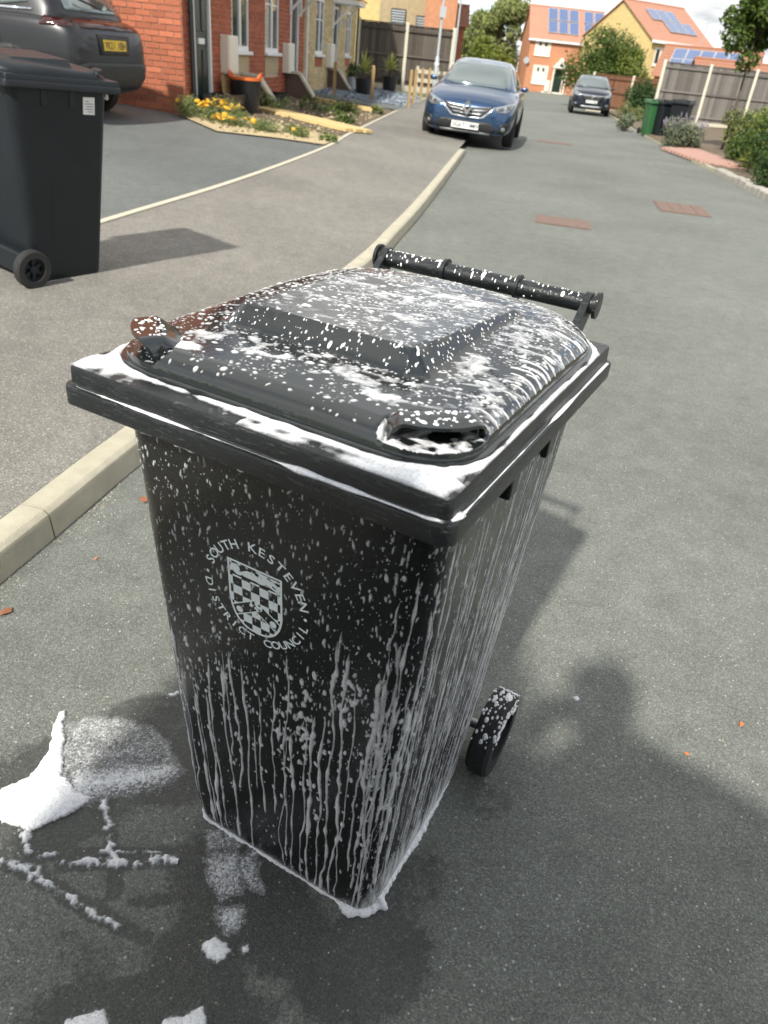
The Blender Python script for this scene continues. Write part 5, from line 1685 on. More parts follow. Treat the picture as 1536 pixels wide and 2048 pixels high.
# timber stakes round the slate garden
for k, (x, y, h, lab) in enumerate([(-2.47, 21.84, .75, 'short timber stake at the inner corner of the slate garden'), (-1.5, 22.17, .8, 'timber stake in front of the nearer spiky potted plant'), (-.51, 22.25, .85, 'timber stake at the pavement corner of the slate garden'),
                                    (-.42, 24.2, .85, 'second timber stake along the pavement edge of the slate garden'), (-.25, 26.3, .85, 'third timber stake along the pavement edge of the slate garden'), (-.04, 28.0, .85, 'last timber stake by the fence, next to the blue car')]):
    o = MB().box((-.037, -.037, -.05), (.037, .037, h)).add([(-.037, -.037, h + .001), (.037, -.037, h + .001), (.037, .037, h + .001), (-.037, .037, h + .001), (0, 0, h + .03)], [(0, 1, 4), (1, 2, 4), (2, 3, 4), (3, 0, 4)]).build('stake', MT['stake'])
    o.location = (x, y, zl(x, y)); o.rotation_euler = (0, 0, .2); tag(o, lab, 'stake', 'timber stakes')
# white rail behind the stakes
rail = empty('picket_rail', (-.3, 29.0, .3), .25, 'low pale slatted rail behind the timber stakes', 'rail')
for z in (.12, .38, .64):
    MB().box((-.2, -.02, z), (1.3, .02, z + .12)).build('slat', MT['concrete'], rail)
for x in (-.2, .5, 1.2): MB().box((x, .021, 0), (x + .08, .08, .85)).build('post', MT['concrete'], rail)

# slate chips
mb = MB(); rs = random.Random(3)
pol = [(-3.0, 21.3), (-1.45, 21.8), (-.58, 22.15), (-.15, 28.0), (-2.7, 29.2), (-2.95, 28.8)]
pa = np.array(pol)
xs_ = np.array([rs.uniform(-3.1, 0) for _ in range(5200)]); ys_ = np.array([21.3 + 8 * rs.random() ** 1.3 for _ in range(5200)])
ins = sdf_poly(xs_, ys_, pol) > .03
for x, y in zip(xs_[ins], ys_[ins]):
    s = rs.uniform(.03, .075); a = rs.uniform(0, 6.28); z = zl(x, y) + .018
    c, sn = math.cos(a) * s, math.sin(a) * s
    h1, h2 = rs.uniform(.004, .035), rs.uniform(.004, .035)
    mb.add([(x - c, y - sn, z), (x + sn * .6, y - c * .6, z + h1), (x + c, y + sn, z + h2 * .5), (x - sn * .6, y + c * .6, z + h2)], [(0, 1, 2, 3)])
o = mb.build('slate_chips', MT['slate']); tag(o, 'blue grey slate chippings covering the bed by the left fence', 'slate chips', kind='stuff')
# gravel and clods in the soil bed
mb = MB()
pol2 = [(-3.6, 12.35), (-2.85, 11.25), (-2.07, 11.6), (-1.45, 11.75), (-1.3, 13.8), (-.95, 19), (-2.6, 20.4), (-3.2, 19.8)]
xs_ = np.array([rs.uniform(-3.6, -.9) for _ in range(3600)]); ys_ = np.array([11.2 + 9 * rs.random() ** 1.8 for _ in range(3600)])
ins = sdf_poly(xs_, ys_, pol2) > .02
for x, y in zip(xs_[ins], ys_[ins]):
    s = rs.uniform(.012, .04); z = zl(x, y) + .01
    pts = [(x + s * math.cos(a) * rs.uniform(.7, 1.2), y + s * math.sin(a) * rs.uniform(.7, 1.2), z) for a in (0, 1.57, 3.14, 4.71)] + [(x, y, z + s * rs.uniform(.5, 1.1))]
    mb.add(pts, [(0, 1, 4), (1, 2, 4), (2, 3, 4), (3, 0, 4)], 0 if (y < 13 and rs.random() < .8) or rs.random() < .3 else 1)
o = mb.build('garden_stones', [MT['straw'], MT['soil']]); tag(o, 'pale stones and clods strewn over the front garden', 'stones', kind='stuff')
# timber path edge
pk = empty('timber_edging', (-3.15, 15.0, zl(-3.15, 15.0)), 0, 'new pale timber planks laid across the soil bed as a path', 'planks')
pa_, pb_ = Vector((-3.15, 14.9, 0)), Vector((-1.33, 13.75, 0))
dv = (pb_ - pa_); L_ = dv.length; dv.normalize(); nv = Vector((-dv.y, dv.x, 0))
for k in range(3):
    rr_ = []
    a = pa_ + nv * (k * .22); b = pb_ + nv * (k * .22) + dv * .05 * k
    v = []
    for z in (.012, .06):
        for q, s in ((a, 0), (b, 0), (b, .2), (a, .2)):
            w = q + nv * s
            v.append((w.x + 3.15, w.y - 15.0, zl(w.x, w.y) - zl(-3.15, 15.0) + z))
    MB().add(v, [(0, 3, 2, 1), (4, 5, 6, 7), (0, 1, 5, 4), (1, 2, 6, 5), (2, 3, 7, 6), (3, 0, 4, 7)]).build('plank', MT['plank'], pk)
pk2 = empty('timber_edging', (-1.75, 20.0, zl(-1.75, 20.0)), 0, 'pale timber edge at the far end of the soil bed', 'planks')
for k, (xa, ya, xb, yb) in enumerate([(-3.0, 19.2, -2.1, 18.9), (-2.05, 18.9, -1.0, 18.6)]):
    v = [(x + 1.75, y - 20, zl(x, y) - zl(-1.75, 20.) + z) for z in (.01, .09) for x, y in ((xa, ya), (xb, yb), (xb, yb + .12), (xa, ya + .12))]
    MB().add(v, [(0, 3, 2, 1), (4, 5, 6, 7), (0, 1, 5, 4), (1, 2, 6, 5), (2, 3, 7, 6), (3, 0, 4, 7)]).build('plank', MT['plank'], pk2)
# black trough, tub with orange handles, reed screen
def onfac(u, out):
    return Vector((-3.66, 12.46, 0)) + Vector((.0564, .9984, 0)) * u + Vector((.9984, -.0564, 0)) * out
p = onfac(.95, .34)
tr_ = empty('planter_trough', (p.x, p.y, zl(p.x, p.y)), FA, 'long black planter trough below the front door behind the flowers', 'planter')
o = MB().add([(-.55, -.16, 0), (1.3, -.16, 0), (1.3, .16, 0), (-.55, .16, 0), (-.58, -.2, .3), (1.33, -.2, .3), (1.33, .2, .3), (-.58, .2, .3)], [(0, 3, 2, 1), (0, 1, 5, 4), (1, 2, 6, 5), (2, 3, 7, 6), (3, 0, 4, 7)]).build('box', MT['black_paint'], tr_)
MB().box((-.54, -.17, .22), (1.29, .17, .26)).build('compost', MT['soil'], tr_)
p = onfac(3.55, .3)
tr2 = empty('planter_trough', (p.x, p.y, zl(p.x, p.y)), FA, 'low black planter trough right of the black tub', 'planter')
MB().add([(-.1, -.16, 0), (1.2, -.16, 0), (1.2, .16, 0), (-.1, .16, 0), (-.12, -.2, .2), (1.22, -.2, .2), (1.22, .2, .2), (-.12, .2, .2)], [(0, 3, 2, 1), (0, 1, 5, 4), (1, 2, 6, 5), (2, 3, 7, 6), (3, 0, 4, 7)]).build('box', MT['bin_dry'], tr2)
p = Vector((-3.12, 14.2, 0))
tub = empty('garden_tub', (p.x, p.y, zl(p.x, p.y)), 0, 'black garden tub with bright orange rim and handles by the red brick wall', 'tub')
o = MB().lathe([(.17, 0), (.2, .02), (.235, .4), (.225, .4), (.19, .03), (.0, .03)], 28).build('bucket', MT['black_paint'], tub, ang=40)
MB().lathe([(.225, .395), (.245, .395), (.248, .425), (.222, .425)], 28).build('rim', MT['orange'], tub, ang=40)
tub.scale = (1.12, 1.12, 1.25)
for sx in (-1, 1):
    MB().tube([(sx * .235 * math.cos(a), .235 * math.sin(a) , .42 + .06 * math.sin((a + .5) / 1.0 * math.pi)) for a in np.linspace(-.5, .5, 9)], .016, 8).build('handle', MT['orange'], tub)
p = onfac(1.95, .12)
rs_ = empty('reed_screen', (p.x, p.y, zl(p.x, p.y)), FA, 'bundle of brown canes leaning on the wall under the meter box', 'canes')
for k in range(16):
    x = -.45 + k * .055 + random.uniform(-.01, .01)
    MB().tube([(x, -.04, 0), (x + random.uniform(-.03, .03), 0, .5 + random.uniform(-.12, .06))], random.uniform(.012, .022), 6).build('cane', MT['reed'], rs_)

# ================================================================ PLANTS
def leaf_cloud(n, centres, leaf, seed, flat=0.0, asp=.55, shell=.55):
    """leaf blades scattered through ellipsoid clumps"""
    r_ = np.random.default_rng(seed)
    C = np.array([c[:3] for c in centres]); Rd = np.array([c[3:6] for c in centres])
    wgt = (Rd.prod(1)) ** .67; wgt /= wgt.sum()
    ci = r_.choice(len(C), n, p=wgt)
    dirs = r_.normal(size=(n, 3)); dirs /= np.linalg.norm(dirs, axis=1, keepdims=True)
    rad = shell + (1 - shell) * r_.random(n) ** .5
    rad *= 1 + .16 * r_.normal(size=n)
    P = C[ci] + dirs * Rd[ci] * rad[:, None]
    nrm = dirs * .6 + r_.normal(size=(n, 3)) * .55 + np.array([0, 0, .5 + flat]); nrm /= np.linalg.norm(nrm, axis=1, keepdims=True)
    t = np.cross(nrm, r_.normal(size=(n, 3))); t /= np.linalg.norm(t, axis=1, keepdims=True)
    b = np.cross(nrm, t)
    s = leaf * r_.uniform(.6, 1.35, n)[:, None]
    V = np.stack([P - t * s, P - b * s * asp * .9 + nrm * s * .12, P + t * s * 1.0 - nrm * s * .1, P + b * s * asp * .9 + nrm * s * .12], 1).reshape(-1, 3)
    F = np.arange(n * 4).reshape(-1, 4)
    return V.tolist(), F.tolist()
def crown_obj(name, parent, mat, n, centres, leaf, seed, **kw):
    V, F = leaf_cloud(n, centres, leaf, seed, **kw)
    me = bpy.data.meshes.new(name); me.from_pydata(V, [], F); me.update()
    return link_mesh(name, me, MT[mat], parent)
def clumps(rx, ry, rz_, n, size, seed, cz=0.):
    r_ = np.random.default_rng(seed); out = []
    for k in range(n):
        d = r_.normal(size=3); d /= np.linalg.norm(d); q = r_.uniform(.35, .92)
        s = size * r_.uniform(.65, 1.3)
        out.append((d[0] * rx * q, d[1] * ry * q, cz + d[2] * rz_ * q, s, s, s * .85))
    return out
def tree(x, y, z0, h, rx, rz_, mat, n, leaf, seed, label, ncl=16, trunk=.12, csize=.4, group='trees'):
    t_ = empty('tree', (x, y, z0), 0, label, 'tree', group)
    cz = h - rz_
    cl = clumps(rx, rx, rz_, ncl, csize * rx, seed, cz)
    MB().tube([(0, 0, -.3), (.03, .02, cz * .5), (0, .02, cz), (.02, 0, h - rz_ * .4)], [trunk, trunk * .8, trunk * .6, trunk * .2], 9).build('trunk', MT['bark'], t_, smooth=True)
    mb = MB()
    for c in cl[:12]:
        mb.tube([(0, 0, cz - rz_ * .5 + .3 * rz_ * random.random()), (c[0] * .5, c[1] * .5, (cz + c[2]) / 2), (c[0], c[1], c[2])], [trunk * .4, trunk * .25, trunk * .08], 6)
    mb.build('limbs', MT['bark'], t_, smooth=True)
    crown_obj('crown', t_, mat, n, cl, leaf, seed)
    return t_
def shrub(x, y, z0, rx, ry, rz_, mat, n, leaf, seed, label, ncl=9, csize=.5, group='shrubs on the right verge', flowers=None):
    t_ = empty('shrub', (x, y, z0), 0, label, 'shrub', group)
    cl = clumps(rx, ry, rz_, ncl, csize * min(rx, ry), seed, rz_ * .95)
    mb = MB()
    for c in cl[:8]:
        mb.tube([(c[0] * .15, c[1] * .15, -.05), (c[0] * .6, c[1] * .6, c[2] * .6), (c[0], c[1], max(.1, c[2]))], [.02, .014, .006], 5)
    mb.build('stems', MT['bark'], t_)
    crown_obj('foliage', t_, mat, n, cl, leaf, seed)
    return t_

# tall trees far behind the blue car
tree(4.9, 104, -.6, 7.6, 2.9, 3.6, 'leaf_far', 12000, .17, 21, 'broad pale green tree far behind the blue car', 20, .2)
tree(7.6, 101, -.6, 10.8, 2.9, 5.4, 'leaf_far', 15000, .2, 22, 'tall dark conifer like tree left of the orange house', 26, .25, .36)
tree(6.6, 98, -.6, 5.2, 2.4, 2.6, 'leaf_yel', 9000, .16, 23, 'low yellow green tree in front of the tall dark one', 16, .15)
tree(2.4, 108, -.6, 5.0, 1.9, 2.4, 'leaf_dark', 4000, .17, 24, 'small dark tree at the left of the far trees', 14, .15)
# round tree in front of the yellow house
tree(10.5, 52.0, -.3, 4.15, 2.35, 1.85, 'leaf_mid', 15000, .085, 25, 'bushy green tree in front of the yellow house', 26, .1, .36)
tree(11.9, 51.0, -.3, 3.4, 1.4, 1.4, 'leaf_yel', 5200, .075, 26, 'lighter green tree just right of the bushy one', 14, .06, .4)
# young street tree at the right edge
tree(7.9, 22.0, .1, 3.8, .78, 1.08, 'leaf_mid', 5600, .065, 27, 'young standard tree with a thin trunk at the right edge', 16, .035, .42)
# shrubs on the right
shrub(9.6, 37.5, .0, .85, .9, .8, 'leaf_dark', 5200, .05, 31, 'round dark green shrub in front of the grey fence end', 10)
shrub(8.4, 35.0, -.1, .5, .5, .32, 'leaf_olive', 1800, .045, 32, 'small low shrub left of the green bin')
shrub(6.75, 28.4, -.06, .35, .5, .3, 'leaf_grey', 1500, .04, 33, 'grey green plant just behind the green bin', 7)
lav_ = shrub(6.75, 21.9, -.02, .62, .5, .3, 'leaf_grey', 3800, .032, 34, 'silvery lavender bush in front of the black bins', 10)
mb = MB(); rs = random.Random(8)
for k in range(60):
    a = rs.uniform(0, 6.28); q = rs.random() ** .5
    x, y = .62 * q * math.cos(a), .5 * q * math.sin(a); h = .52 + .3 * rs.random() * (1.1 - q)
    mb.tube([(x * .6, y * .6, .25), (x, y, h)], .004, 4)
    mb.tube([(x, y, h), (x * 1.03, y * 1.03, h + .09)], .013, 5)
mb.build('flower_spikes', MT['lav'], lav_)
shrub(8.35, 21.5, .05, .85, .7, .5, 'leaf_olive', 6500, .042, 35, 'wide olive green shrub right of the black bins', 12)
shrub(7.45, 18.9, .03, .55, .5, .3, 'leaf_mid', 2800, .04, 36, 'low bright green shrub behind the block paving', 8)
shrub(7.35, 17.2, .05, .8, .75, .62, 'leaf_yel', 8000, .042, 37, 'big yellow green bush at the right edge behind the kerb setts', 14)
shrub(6.95, 15.2, .05, .9, .95, .5, 'leaf_dark', 8000, .04, 38, 'dark green bush at the right edge, nearest of all', 12)
shrub(6.35, 13.9, .05, .7, .8, .28, 'leaf_dark', 6000, .036, 39, 'low ground cover spilling over the granite setts', 9)
shrub(8.2, 16.0, .05, .8, .8, .8, 'leaf_olive', 6000, .045, 40, 'tall olive bush beyond the big yellow green one', 12)
shrub(9.3, 17.5, .1, .9, .9, .75, 'leaf_mid', 5000, .045, 41, 'leafy bush just outside the right edge, behind the tall olive one', 12)
shrub(10.2, 20.5, .12, 1.0, 1.0, .7, 'leaf_dark', 5000, .05, 42, 'dark bush further right in the bed, towards the grey fence', 12)
# flowering plants by the drive
def flowers(x, y, r_, h, nfl, seed, label):
    t_ = empty('flowering_plant', (x, y, zl(x, y)), 0, label, 'flowering plant', 'orange flowering plants by the drive')
    cl = clumps(r_, r_, h * .5, 7, r_ * .5, seed, h * .5)
    crown_obj('foliage', t_, 'weed', 1500, cl, .022, seed, asp=.3)
    rs = random.Random(seed)
    pet = MB()
    for k in range(9):
        a = k * 2 * math.pi / 9
        pet.add([(0, 0, .004), (.022 * math.cos(a - .3), .022 * math.sin(a - .3), .008), (.034 * math.cos(a), .034 * math.sin(a), .004), (.022 * math.cos(a + .3), .022 * math.sin(a + .3), .008)], [(0, 1, 2, 3)])
    pet.lathe([(.012, .006), (.009, .014), (.0, .016)], 8)
    pm = pet.mesh('blossom'); pm.materials.append(MT['blossom'])
    for k in range(nfl):
        a = rs.uniform(0, 6.28); q = rs.random() ** .6
        o = bpy.data.objects.new('blossom', pm); COL.objects.link(o); o.parent = t_
        o.location = (r_ * 1.1 * q * math.cos(a), r_ * 1.1 * q * math.sin(a), h * (.75 + .45 * rs.random() * (1.2 - q)))
        o.rotation_euler = (rs.uniform(.1, .9), rs.uniform(-.4, .4), rs.uniform(0, 6)); o.scale = (rs.uniform(1., 1.6),) * 3
flowers(-3.45, 12.3, .28, .24, 14, 51, 'orange flowering plant against the corner of the brick gable')
flowers(-3.08, 12.25, .33, .26, 28, 52, 'densest clump of orange flowers at the edge of the drive')
flowers(-2.86, 12.0, .26, .14, 18, 53, 'orange flowers in front of the black tub')
flowers(-2.4, 12.0, .2, .13, 5, 54, 'small orange flowers at the tip of the gravel')
flowers(-1.9, 12.1, .2, .12, 3, 55, 'single low weed with orange flowers beside the planks')
def weed(x, y, r_, h, mat, n, seed, label):
    t_ = empty('weed', (x, y, zl(x, y)), 0, label, 'weed', 'weeds in the soil bed')
    crown_obj('foliage', t_, mat, n, clumps(r_, r_, h, 5, r_ * .5, seed, h * .6), .035, seed)
weed(-2.9, 15.5, .3, .1, 'weed', 500, 61, 'bright green weeds at the left end of the planks')
weed(-2.2, 16.8, .5, .07, 'leaf_mid', 550, 62, 'patch of dark weeds in the middle of the soil bed')
weed(-1.75, 17.6, .35, .06, 'leaf_mid', 350, 63, 'weeds towards the far end of the soil bed')
weed(-1.5, 15.3, .25, .08, 'leaf_mid', 350, 64, 'thin weeds near the pavement edge of the bed')
weed(-1.1, 18.5, .15, .12, 'leaf_olive', 250, 65, 'tuft at the pointed tip of the bed')
weed(-1.42, 12.15, .12, .09, 'weed', 250, 66, 'small green tuft at the corner of the gravel by the pavement')
# spiky plants in black pots
def yucca(x, y, label, s=1.0):
    t_ = empty('potted_plant', (x, y, zl(x, y)), 0, label, 'potted plant', 'spiky potted plants on the slate')
    t_.scale = (s,) * 3
    MB().lathe([(.2, .0), (.24, .38), (.26, .38), (.26, .42), (.23, .42), (.21, .36), (.0, .36)], 24).build('pot', MT['black_paint'], t_, ang=35)
    MB().tube([(0, 0, .3), (0, 0, .6)], .05, 8).build('stem', MT['bark'], t_)
    rs = random.Random(int(x * 100) & 255)
    mb = MB()
    for k in range(70):
        a = rs.uniform(0, 6.28); el = rs.uniform(.15, 1.5); L_ = rs.uniform(.38, .58)
        d = Vector((math.cos(a) * math.cos(el), math.sin(a) * math.cos(el), math.sin(el))); sd = Vector((-math.sin(a), math.cos(a), 0))
        b = Vector((0, 0, .58)) + Vector((0, 0, rs.uniform(-.06, .08)))
        tip = b + d * L_ + Vector((0, 0, -.12 * math.cos(el)))
        md = b + d * L_ * .5
        mb.add([tuple(b - sd * .012), tuple(b + sd * .012), tuple(md + sd * .02), tuple(md - sd * .02), tuple(tip)], [(0, 1, 2, 3), (3, 2, 4)])
    mb.build('spikes', MT['leaf_spike'], t_)
yucca(-1.9, 24.2, 'nearer spiky plant in a black pot on the slate', 1.0)
yucca(-1.35, 28.4, 'further spiky plant in a black pot close to the fence', 1.05)
p = onfac(13.6, .5)
t_ = empty('potted_plant', (p.x, p.y, zl(p.x, p.y)), 0, 'small grey pot with a green plant by the buff house wall', 'potted plant')
MB().lathe([(.14, .0), (.18, .34), (.16, .34), (.0, .3)], 18).build('pot', MT['lamp_steel'], t_, ang=35)
crown_obj('foliage', t_, 'leaf_dark', 350, [(0, 0, .5, .2, .2, .2)], .04, 77)
# ================================================================ CARS
def carpaint(name, col, metal=.5, rough=.28, coat=.8):
    t = NT(name)
    c = t.mix(t.noise(2.5, 4), tuple(k * .92 for k in col), tuple(k * 1.06 for k in col))
    return t.done(c, rough, metal, None, .5, Coat_Weight=coat, Coat_Roughness=.06)
MT['paint_blue'] = carpaint('blue_paint', (.026, .066, .145), .6, .22)
MT['paint_grey'] = carpaint('grey_paint', (.016, .017, .019), .2, .36, .25)
MT['paint_black'] = carpaint('dark_navy_paint', (.012, .017, .028), .3, .25)
MT['chrome'] = NT('chrome').done((.75, .76, .78), .12, 1.0)
MT['trim'] = simple('black_trim', (.014, .014, .015), .55)
MT['lens'] = NT('headlight_lens').done((.26, .28, .3), .08, .3, None, .9)
MT['lens_dark'] = NT('lamp_inner').done((.08, .085, .09), .1, .2, None, .9)
MT['tail'] = NT('tail_lamp').done((.035, .006, .006), .12, 0, None, .7)
MT['plate_w'] = simple('white_plate', (.75, .76, .74), .45, vary=.03)
MT['plate_y'] = simple('yellow_plate', (.75, .48, .03), .45, vary=.03)
MT['alloy'] = simple('alloy_wheel', (.4, .41, .42), .3, .8)

def subdiv_mesh(o, lv=2):
    md = o.modifiers.new('s', 'SUBSURF'); md.levels = lv; md.render_levels = lv
    dg = bpy.context.evaluated_depsgraph_get(); dg.update()
    me = bpy.data.meshes.new_from_object(o.evaluated_get(dg))
    o.modifiers.clear()
    old = o.data; o.data = me; bpy.data.meshes.remove(old)
    me.polygons.foreach_set('use_smooth', [True] * len(me.polygons))
    return o

class Car:
    """front faces -Y, x across, origin on the ground under the nose"""
    def __init__(s, name, loc, rz, label, paint, stations, cabin, group='parked cars'):
        s.t = empty(name, loc, rz, label, 'car', group)
        s.paint = paint
        rings = []
        for (y, w, zb, zs, zc) in stations:
            half = [(0.0, zb), (w * .55, zb), (w * .86, zb + .02), (w * .97, zb + .12), (w, zb + (zs - zb) * .45), (w * .985, zs - .1), (w * .93, zs - .012), (w * .8, zs + (zc - zs) * .55), (w * .45, zs + (zc - zs) * .92), (0.0, zc)]
            ring = [(x, y, z) for x, z in half] + [(-x, y, z) for x, z in half[-2:0:-1]]
            rings.append(ring)
        mb = MB().loft(rings, cap0=True, cap1=True)
        s.body = mb.build('body', paint, s.t); fix_normals(s.body); subdiv_mesh(s.body, 2)
        rings = []
        for (y, wb, zb, wt, zt) in cabin:
            half = [(wb, zb), (wb + (wt - wb) * .35, zb + (zt - zb) * .42), (wt, zt - .07), (wt * .9, zt - .012), (wt * .5, zt), (0.0, zt + .005)]
            ring = [(x, y, z) for x, z in half] + [(-x, y, z) for x, z in half[-2::-1]]
            rings.append(ring)
        mb = MB().loft(rings, close=False)
        k = len(rings[0])
        mb.f.append(tuple(range(k - 1, -1, -1))); mb.m.append(0)
        n = len(rings); mb.f.append(tuple(range((n - 1) * k, n * k))); mb.m.append(0)
        s.cab = mb.build('cabin', paint, s.t); fix_normals(s.cab); subdiv_mesh(s.cab, 2)
        s.bv = []
        for o in (s.body, s.cab):
            me = o.data
            s.bv.append(BVHTree.FromPolygons([v.co.copy() for v in me.vertices], [tuple(p.vertices) for p in me.polygons]))
    def hit(s, org, d, which):
        best = None
        for i, b in enumerate(s.bv):
            if which is not None and i != which: continue
            h = b.ray_cast(org, d)
            if h[0] is not None and (best is None or h[3] < best[3]): best = h
        return best
    def patch(s, name, poly, view, mat, off=.006, parent=None, cuts=3, which=None, thick=True):
        """outline drawn in front (x,z), rear (x,z) or side (y,z) elevation, laid on the car's skin"""
        bm = bmesh.new()
        vs_ = [bm.verts.new((a, b, 0)) for a, b in poly]
        bm.faces.new(vs_)
        bmesh.ops.triangulate(bm, faces=bm.faces)
        for _ in range(cuts):
            es = [e for e in bm.edges if e.calc_length() > .07]
            if es: bmesh.ops.subdivide_edges(bm, edges=es, cuts=1, use_grid_fill=True)
            bmesh.ops.triangulate(bm, faces=bm.faces)
        last = None
        for v in bm.verts:
            a, b = v.co.x, v.co.y
            if view == 'front': org, d = Vector((a, -5, b)), Vector((0, 1, 0))
            elif view == 'rear': org, d = Vector((a, 12, b)), Vector((0, -1, 0))
            elif view == 'right': org, d = Vector((5, a, b)), Vector((-1, 0, 0))
            else: org, d = Vector((-5, a, b)), Vector((1, 0, 0))
            h = s.hit(org, d, which)
            if h is None:
                if last is None: v.co = org + d * 5; continue
                v.co = last; continue
            v.co = h[0] - d * off; last = v.co.copy()
        me = bpy.data.meshes.new(name); bm.to_mesh(me); bm.free()
        o = link_mesh(name, me, mat, parent or s.t, smooth=True)
        fix_normals(o)
        # make normals face outwards
        md = o.modifiers.new('t', 'SOLIDIFY'); md.thickness = .004; md.offset = 0
        return o
    def wheel(s, x, y, r_, w=.2):
        sx = 1 if x > 0 else -1
        Mx = Matrix.Translation((x - sx * w / 2, y, r_))
        o = MB().lathe([(r_ * .62, -w / 2), (r_ * .92, -w / 2), (r_, -w / 2 + .03), (r_, w / 2 - .03), (r_ * .92, w / 2), (r_ * .62, w / 2)], 32, 'x', Mx, ring=True).build('wheel', MT['rubber'], s.t, ang=30)
        h = MB().lathe([(r_ * .64, -.02), (r_ * .64, .06 * sx), (r_ * .56, .06 * sx), (r_ * .56, -.02)], 28, 'x', Mx, ring=True)
        for k in range(5):
            Mk = Mx @ Matrix.Rotation(k * 2 * math.pi / 5, 4, 'X')
            h.box((min(.05 * sx, .02 * sx), -.035, 0), (max(.05 * sx, .02 * sx) , .035, r_ * .62), M=Mk)
        h.build('rim', MT['alloy'], o)
    def plate(s, txt, y, z, rear, mat, w=.52, h=.111, tilt=0):
        sg = 1 if rear else -1
        o = MB().box((-w / 2, min(y, y + sg * .012), z - h / 2), (w / 2, max(y, y + sg * .012), z + h / 2)).build('number_plate', mat, s.t)
        mb = MB(); n = len(txt); adv = w * .92 / n
        for i, ch in enumerate(txt):
            if ch == ' ': continue
            v, f = letter(ch)
            cx = (-w * .46 + adv * (i + .5)) * (-1 if rear else 1)
            mb.add([(cx + a * .105 * (-1 if rear else 1), y + sg * .0135, z + (b - .35) * .105) for a, b, _ in v], f)
        mb.build('characters', MT['ink'], o)
        return o
    def diamond(s, y, z, sz, mat, rear=False):
        sg = 1 if rear else -1
        k = .62
        out = [(0, 1), (k, 0), (0, -1), (-k, 0)]; inn = [(0, .45), (k * .45, 0), (0, -.45), (-k * .45, 0)]
        v = []
        for yy in (y, y + sg * .03):
            for p in out + inn: v.append((p[0] * sz, yy, z + p[1] * sz))
        f = []
        for i in range(4):
            j = (i + 1) % 4
            f += [(8 + i, 8 + j, 12 + j, 12 + i), (i, j, 8 + j, 8 + i), (4 + i, 4 + j, 12 + j, 12 + i)]
        o = MB().add(v, f).build('badge', mat, s.t); fix_normals(o)
    def mirror(s, y, z, x, mat):
        for sx in (-1, 1):
            o = MB().add([(sx * x, y, z - .04), (sx * (x + .2), y - .02, z - .05), (sx * (x + .2), y + .1, z - .04), (sx * x, y + .06, z - .03), (sx * (x + .02), y, z + .05), (sx * (x + .21), y - .01, z + .09), (sx * (x + .2), y + .1, z + .08), (sx * (x + .02), y + .06, z + .04)],
                         [(0, 3, 2, 1), (4, 5, 6, 7), (0, 1, 5, 4), (1, 2, 6, 5), (2, 3, 7, 6), (3, 0, 4, 7)]).build('wing_mirror', mat, s.t)
            fix_normals(o); subdiv_mesh(o, 2)

# ---- blue hatchback, nose towards us, two wheels on the pavement
HATCH = [(0.0, .62, .30, .56, .60), (.05, .74, .22, .66, .72), (.16, .83, .18, .72, .80), (.40, .885, .17, .80, .89), (.80, .905, .17, .88, .955), (1.15, .905, .17, .93, 1.0), (1.7, .905, .17, .95, 1.0), (2.6, .905, .17, .96, 1.0), (3.4, .9, .18, .97, 1.0), (3.9, .88, .24, .96, 1.0), (4.2, .82, .3, .9, .96), (4.3, .72, .38, .8, .86)]
HCAB = [(.98, .80, .90, .70, .94), (1.25, .80, .92, .66, 1.11), (1.75, .79, .94, .60, 1.36), (2.1, .79, .94, .585, 1.435), (2.7, .79, .95, .58, 1.45), (3.3, .78, .95, .56, 1.41), (3.75, .75, .95, .54, 1.33), (4.1, .7, .95, .6, 1.05)]
CARY, CARX, CARR = 15.7, .74, math.atan2(-.15, .99)
bl = Car('parked_car', (CARX, CARY, .045), CARR, 'blue hatchback with diamond badge parked half on the pavement', MT['paint_blue'], HATCH, HCAB)
bl.t.rotation_euler = (0, R(1.6), CARR)
def both(c, name, poly, view, mat, **kw):
    a = c.patch(name, poly, view, mat, **kw); b = c.patch(name, [(-x, z) for x, z in poly][::-1], view, mat, **kw); return a, b
bl.patch('windscreen', [(-.66, .985), (.66, .985), (.555, 1.375), (.3, 1.405), (-.3, 1.405), (-.555, 1.375)], 'front', MT['carglass'], off=.008, which=1)
bl.patch('grille', [(-.50, .70), (-.16, .655), (.16, .655), (.50, .70), (.40, .60), (.26, .50), (-.26, .50), (-.40, .60)], 'front', MT['trim'], off=.008)
for z, w in ((.66, .43), (.605, .37), (.55, .30)):
    bl.patch('grille_bar', [(-w, z + .03 * (w / .44) ** 2), (-.1, z), (.1, z), (w, z + .03 * (w / .44) ** 2), (w, z + .03 * (w / .44) ** 2 - .008), (.1, z - .008), (-.1, z - .008), (-w, z + .03 * (w / .44) ** 2 - .008)], 'front', MT['chrome'], off=.016)
both(bl, 'grille_frame', [(.40, .61), (.27, .505), (.0, .492), (.0, .470), (.30, .482), (.44, .60), (.52, .69), (.49, .70)], 'front', MT['chrome'], off=.018)
bl.diamond(-.065, .645, .135, MT['chrome'])
